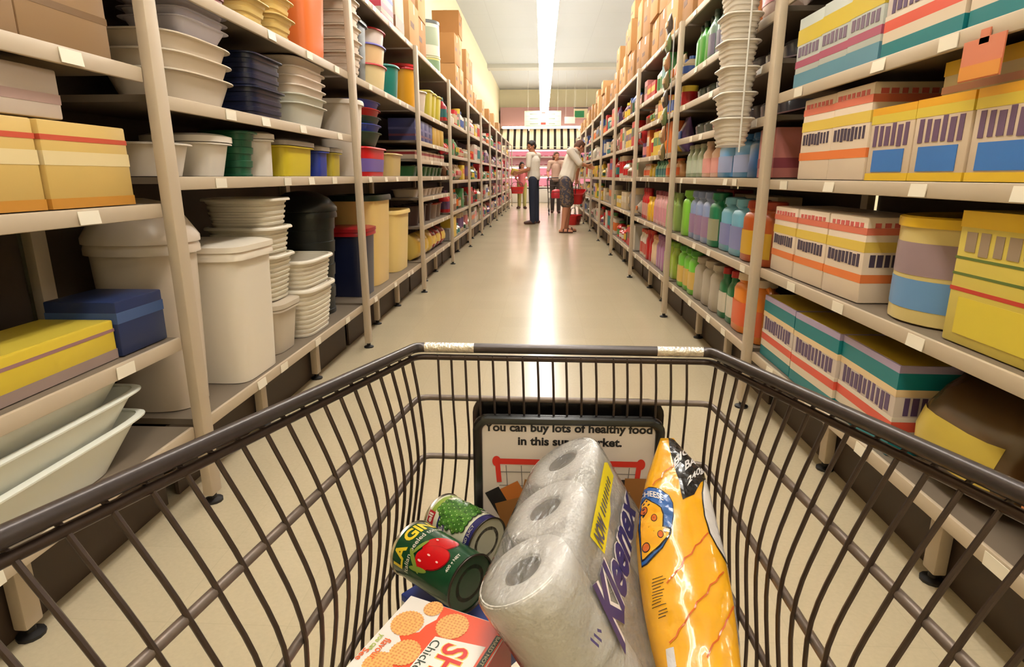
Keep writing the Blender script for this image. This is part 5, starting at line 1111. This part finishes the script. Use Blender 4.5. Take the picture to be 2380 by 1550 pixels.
# shopper 3: short person in the distance at the left, with a red basket
J = dict(pelvis=(0, 0, .82), waist=(0, 0, .95), chest=(0, 0, 1.10), shl=(-.17, -.03, 1.20), shr=(.17, -.03, 1.20), neck=(0, 0, 1.27), head=(0, -.01, 1.385), ell=(-.20, -.05, .98), wrl=(-.12, -.22, .90), elr=(.22, -.02, .98), wrr=(.16, -.22, .96),
         hipl=(-.08, 0, .79), hipr=(.08, 0, .79), knl=(-.08, -.02, .44), knr=(.09, .0, .44), anl=(-.09, 0, .085), anr=(.09, 0, .085), toel=(-.3, -1, 0), toer=(.3, -1, 0), thl=(.6, 0, .6), thr=(-.6, 0, .6), hdl=(0, -.5, -.8))
p3 = person('person', (-.66, 20.4, 0), J, 0, SKIN, 'short person in pink top and yellow green trousers by the far left shelves')
R, q, V = body(p3, J, Vector((.3, -1, -.15)), SKIN, .9, grips=(1.1, .5)); face_bits(p3, q, .9, LIPS); hairdo(p3, q, R, .92, M_HAIR, .1); shirt(p3, V, P((206, 110, 112), .8), .9); trousers(p3, V, P((168, 158, 92), .85), .9, to=2); shoes(p3, V, J, M_SHOE)
basket((-.80, 20.07, .50), (0, 0, .1), 'red hand basket carried by the person in pink top')
# shopper 4: behind the stooping person, pushing a trolley
J = dict(pelvis=(0, 0, .95), waist=(0, 0, 1.10), chest=(0, 0, 1.29), shl=(-.02, -.18, 1.42), shr=(-.02, .18, 1.42), neck=(-.02, 0, 1.49), head=(-.05, 0, 1.60), ell=(-.08, -.24, 1.15), wrl=(-.30, -.22, 1.03), elr=(-.06, .24, 1.15), wrr=(-.28, .22, 1.03),
         hipl=(0, -.09, .91), hipr=(0, .09, .91), knl=(-.05, -.09, .50), knr=(.06, .09, .50), anl=(-.04, -.09, .085), anr=(.10, .09, .085), toel=(-1, -.1, 0), toer=(-1, .1, 0))
p4 = person('person', (.40, 18.0, 0), J, 0, SKIN2, 'person with brown hair in cream top behind the stooping shopper, pushing a trolley', rz=math.pi/2)
R, q, V = body(p4, J, Vector((-1, -.35, -.1)), SKIN2, .95); face_bits(p4, q, .95, LIPS); hairdo(p4, q, R, .95, M_BRN, .14); shirt(p4, V, P((206, 170, 150), .8), .95); trousers(p4, V, P((70, 58, 54), .85), .95, to=2); shoes(p4, V, J, M_SHOE)
t2 = empty('shopping_trolley', (.40, 17.14, 0), math.pi/2); tag(t2, 'dark shopping trolley far down the aisle, pushed by the brown-haired person', 'shopping trolley')
def t2p(name, bm, m, **k): return finish(bm, name, m, t2, **k)
for z, e_ in ((.45, .0), (.62, .02), (.80, .04), (.94, .05)):
    bm = bmesh.new(); a_, b_ = .36+e_, .22+e_; tube(bm, [(-a_, -b_, z), (a_, -b_, z), (a_, b_, z), (-a_, b_, z)], .008 if z > .9 else .005, 8, closed=True); t2p('side_rail', bm, M_WIRE)
for i in range(11):
    x = -.36+.072*i
    for s in (-1, 1):
        bm = bmesh.new(); tube(bm, [(x, s*.22, .45), (x*1.12, s*.27, .94)], .003, 6); t2p('wire', bm, M_WIRE)
for s in (-1, 1):
    bm = bmesh.new(); tube(bm, smoothpath([(-.30, s*.20, .16), (.30, s*.22, .16), (.38, s*.22, .40), (.42, s*.24, 1.0)], 5), .011, 8); t2p('chassis_tube', bm, M_RIM)
    bm = bmesh.new(); tube(bm, [(-.26, s*.2, .16), (-.2, s*.2, .45)], .009, 8); t2p('strut', bm, M_RIM)
    for x in (-.28, .28):
        bm = bmesh.new(); rings(bm, [[Vector((x+.055*math.cos(2*math.pi*k/16), s*.2+dy, .056+.055*math.sin(2*math.pi*k/16))) for k in range(16)] for dy in (-.014, .014)]); box(bm, (x, s*.2, .125), (.03, .04, .08)); t2p('castor_wheel', bm, M_BLACK)
bm = bmesh.new(); tube(bm, [(.40, -.25, 1.0), (.40, .25, 1.0)], .014, 10); t2p('push_handle', bm, M_BLACK)
bm = bmesh.new(); loft(bm, [(0, .14, .10, 3), (.1, .15, .11, 3), (.2, .13, .09, 2.6), (.24, .05, .03, 2)], 16); o = finish(bm, 'grocery_bag', P((196, 40, 50), .4)); o.location = (.40, 17.10, .458); tag(o, 'red bag lying in the far trolley', 'bag')
bm = bmesh.new(); 
for i in range(6): box(bm, (0, -.19+.076*i, .449), (.70, .012, .008))
t2p('basket_floor', bm, M_WIRE, smooth=False)
# ---------------------------------------------------------------- meat counter, awning and signs at the far end
YC = YB-.75
mc = empty('meat_counter', (1.45, YC, 0)); tag(mc, 'pink lit refrigerated meat counter at the end of the aisle', 'display case')
M_CASE = mat('case_white', (214, 206, 200), .4)
bm = bmesh.new(); box(bm, (0, .05, .28), (6.2, 1.0, .54), .01); finish(bm, 'base', M_CASE, mc)
bm = bmesh.new(); box(bm, (0, .58, 1.3), (6.2, .06, 1.55)); finish(bm, 'back_panel', mat('case_pink', (232, 176, 190), .5), mc, smooth=False)
for z, d in ((.60, .9), (1.02, .50), (1.42, .42), (1.78, .36)):
    bm = bmesh.new(); box(bm, (0, .55-d/2, z), (6.2, d, .03), .004); box(bm, (0, .55-d, z+.02), (6.2, .015, .06)); finish(bm, 'display_shelf', M_CASE, mc)
bm = bmesh.new(); box(bm, (0, .35, 2.12), (6.2, .55, .10), .01); finish(bm, 'canopy', M_CASE, mc)
M_PINKL = mat('pink_lamp', (255, 170, 200), .4, emit=8, ecol=(1.0, .60, .72))
for z, y in ((2.05, .15), (1.38, .16), (.985, .10)):
    bm = bmesh.new(); tube(bm, [(-3.05, y, z), (3.05, y, z)], .018, 8); finish(bm, 'lamp_tube', M_PINKL, mc)
rm = random.Random(5)
tray = lambda c: (lambda: (lambda r: r)(_tray(c)))
def _tray(c):
    bm = bmesh.new(); loft(bm, [(0, .09, .06, 5), (.02, .10, .07, 5)], 16); loft(bm, [(.018, .09, .06, 4), (.04, .08, .05, 3), (.05, .04, .03, 2)], 16, mi=1); return finish(bm, 'meat_tray', [P((232, 224, 220), .4), P(c, .3)])
for z, y, nm in ((.632, -.15, 'lowest'), (1.052, .22, 'second'), (1.452, .28, 'third'), (1.812, .32, 'top')):
    n = 0
    for i in range(15):
        x = -1.55+.235*i; c = rm.choice(((176, 40, 52), (206, 90, 100), (150, 28, 40))); o = get(('tray', c), tray(c), 'meat_tray')
        o.location = (.3+x, YC+y, z); o.rotation_euler = (.18, 0, 0); n += 1
        tag(o, 'tray of red meat, %s from the left on the %s shelf of the meat counter' % (ORD[n], nm), 'meat tray', 'meat trays in the pink counter')
aw = empty('awning', (1.45, YB-.75, 2.55)); tag(aw, 'black and cream striped awning over the meat counter', 'awning')
bm = bmesh.new(); W1 = .135; n = 45
for i in range(n):
    x = -3.06+(i//2)*.27+(i % 2)*.17; W1 = .17 if i % 2 == 0 else .10
    for p_, q_ in (((.30, .36), (-.34, -.38)), ((-.34, -.38), (-.345, -.46))):
        vs = [bm.verts.new(p) for p in ((x, *p_), (x, *q_), (x+W1, *q_), (x+W1, *p_))]; f = bm.faces.new(vs); f.material_index = i % 2
finish(bm, 'striped_canvas', [mat('cream_canvas', (236, 226, 196), .8), mat('black_canvas', (34, 24, 26), .8)], aw, smooth=False)
bm = bmesh.new(); tube(bm, [(-3.06, -.33, -.38), (3.06, -.33, -.38)], .012, 8); finish(bm, 'front_bar', M_WHITE_METAL, aw)
fa = empty('light_box', (1.45, YB-.80, 2.93)); tag(fa, 'long glowing cream light strip above the striped awning', 'light')
bm = bmesh.new(); box(bm, (0, 0, 0), (6.2, .12, .06), .004); finish(bm, 'housing', M_WHITE_METAL, fa)
bm = bmesh.new(); box(bm, (0, -.07, -.005), (6.1, .03, .09), .004); finish(bm, 'diffuser', mat('light_strip', (255, 236, 190), .4, emit=12, ecol=(1, .88, .66)), fa)
for s in (-2, 0, 2):
    bm = bmesh.new(); box(bm, (s, -.02, -.08), (.04, .03, .10)); finish(bm, 'bracket', M_WHITE_METAL, fa)
def hang_sign(name, loc, w, h, base, label, build, zc=3.1):
    r = empty(name, loc); tag(r, label, 'sign'); bm = bmesh.new(); box(bm, (0, 0, h/2), (w, .02, h), .004); finish(bm, 'board', base, r); build(r)
    for s in (-1, 1):
        bm = bmesh.new(); tube(bm, [(s*w*.4, 0, h), (s*w*.4, 0, ZC-loc[2])], .004, 6); finish(bm, 'hanger', M_WHITE_METAL, r)
    return r
fm = lambda x, z: Vector((x, -.0106, z))
GREY_, GRN = P((150, 160, 140), .5), P((150, 190, 130), .5)
def b1(r):
    decal('printed_line', [BAR(-.56, .02, .56, .02, .012)]+[BAR(-.56, z, .56, z, .007) for z in (.165, .325)]+[BAR(-.56, .468, .56, .468, .012)], fm, GRN, r)
    decal('printed_strokes', [BAR(-.42, z, -.15, z, .035) for z in (.09, .245, .39)]+[BAR(.20, z, .40, z, .035) for z in (.09, .245, .39)], fm, GREY_, r)
    decal('printed_patch', [POLY([(-.06, .06), (.10, .06), (.10, .13), (-.06, .13)]), POLY([(-.04, .41), (.08, .41), (.08, .45), (-.04, .45)])], fm, P((206, 60, 44), .5), r)
hang_sign('aisle_sign', (.0, 20.9, 2.62), 1.2, .49, P((228, 226, 212), .5), 'white hanging aisle sign with green lines above the shoppers', b1)
bm = bmesh.new(); vs = [(-.62, 0), (-.70, .16), (-.60, .16)]
def b2_(r): pass
hang_sign('price_card', (.93, 22.0, 2.80), .36, .22, P((236, 232, 222), .5), 'small white card hanging right of the aisle sign', b2_)
def b3(r):
    bm = bmesh.new(); box(bm, (0, 0, .335), (.52, .03, .03)); finish(bm, 'top_rail', P((52, 60, 44), .5), r, smooth=False)
    decal('printed_panel', [POLY([(-.21, .02), (.12, .02), (.12, .24), (-.21, .24)])], fm, P((40, 120, 70), .5), r)
hang_sign('direction_sign', (1.33, 22.5, 3.02), .48, .30, P((206, 190, 150), .5), 'green hanging sign high on the right at the end of the aisle', b3)
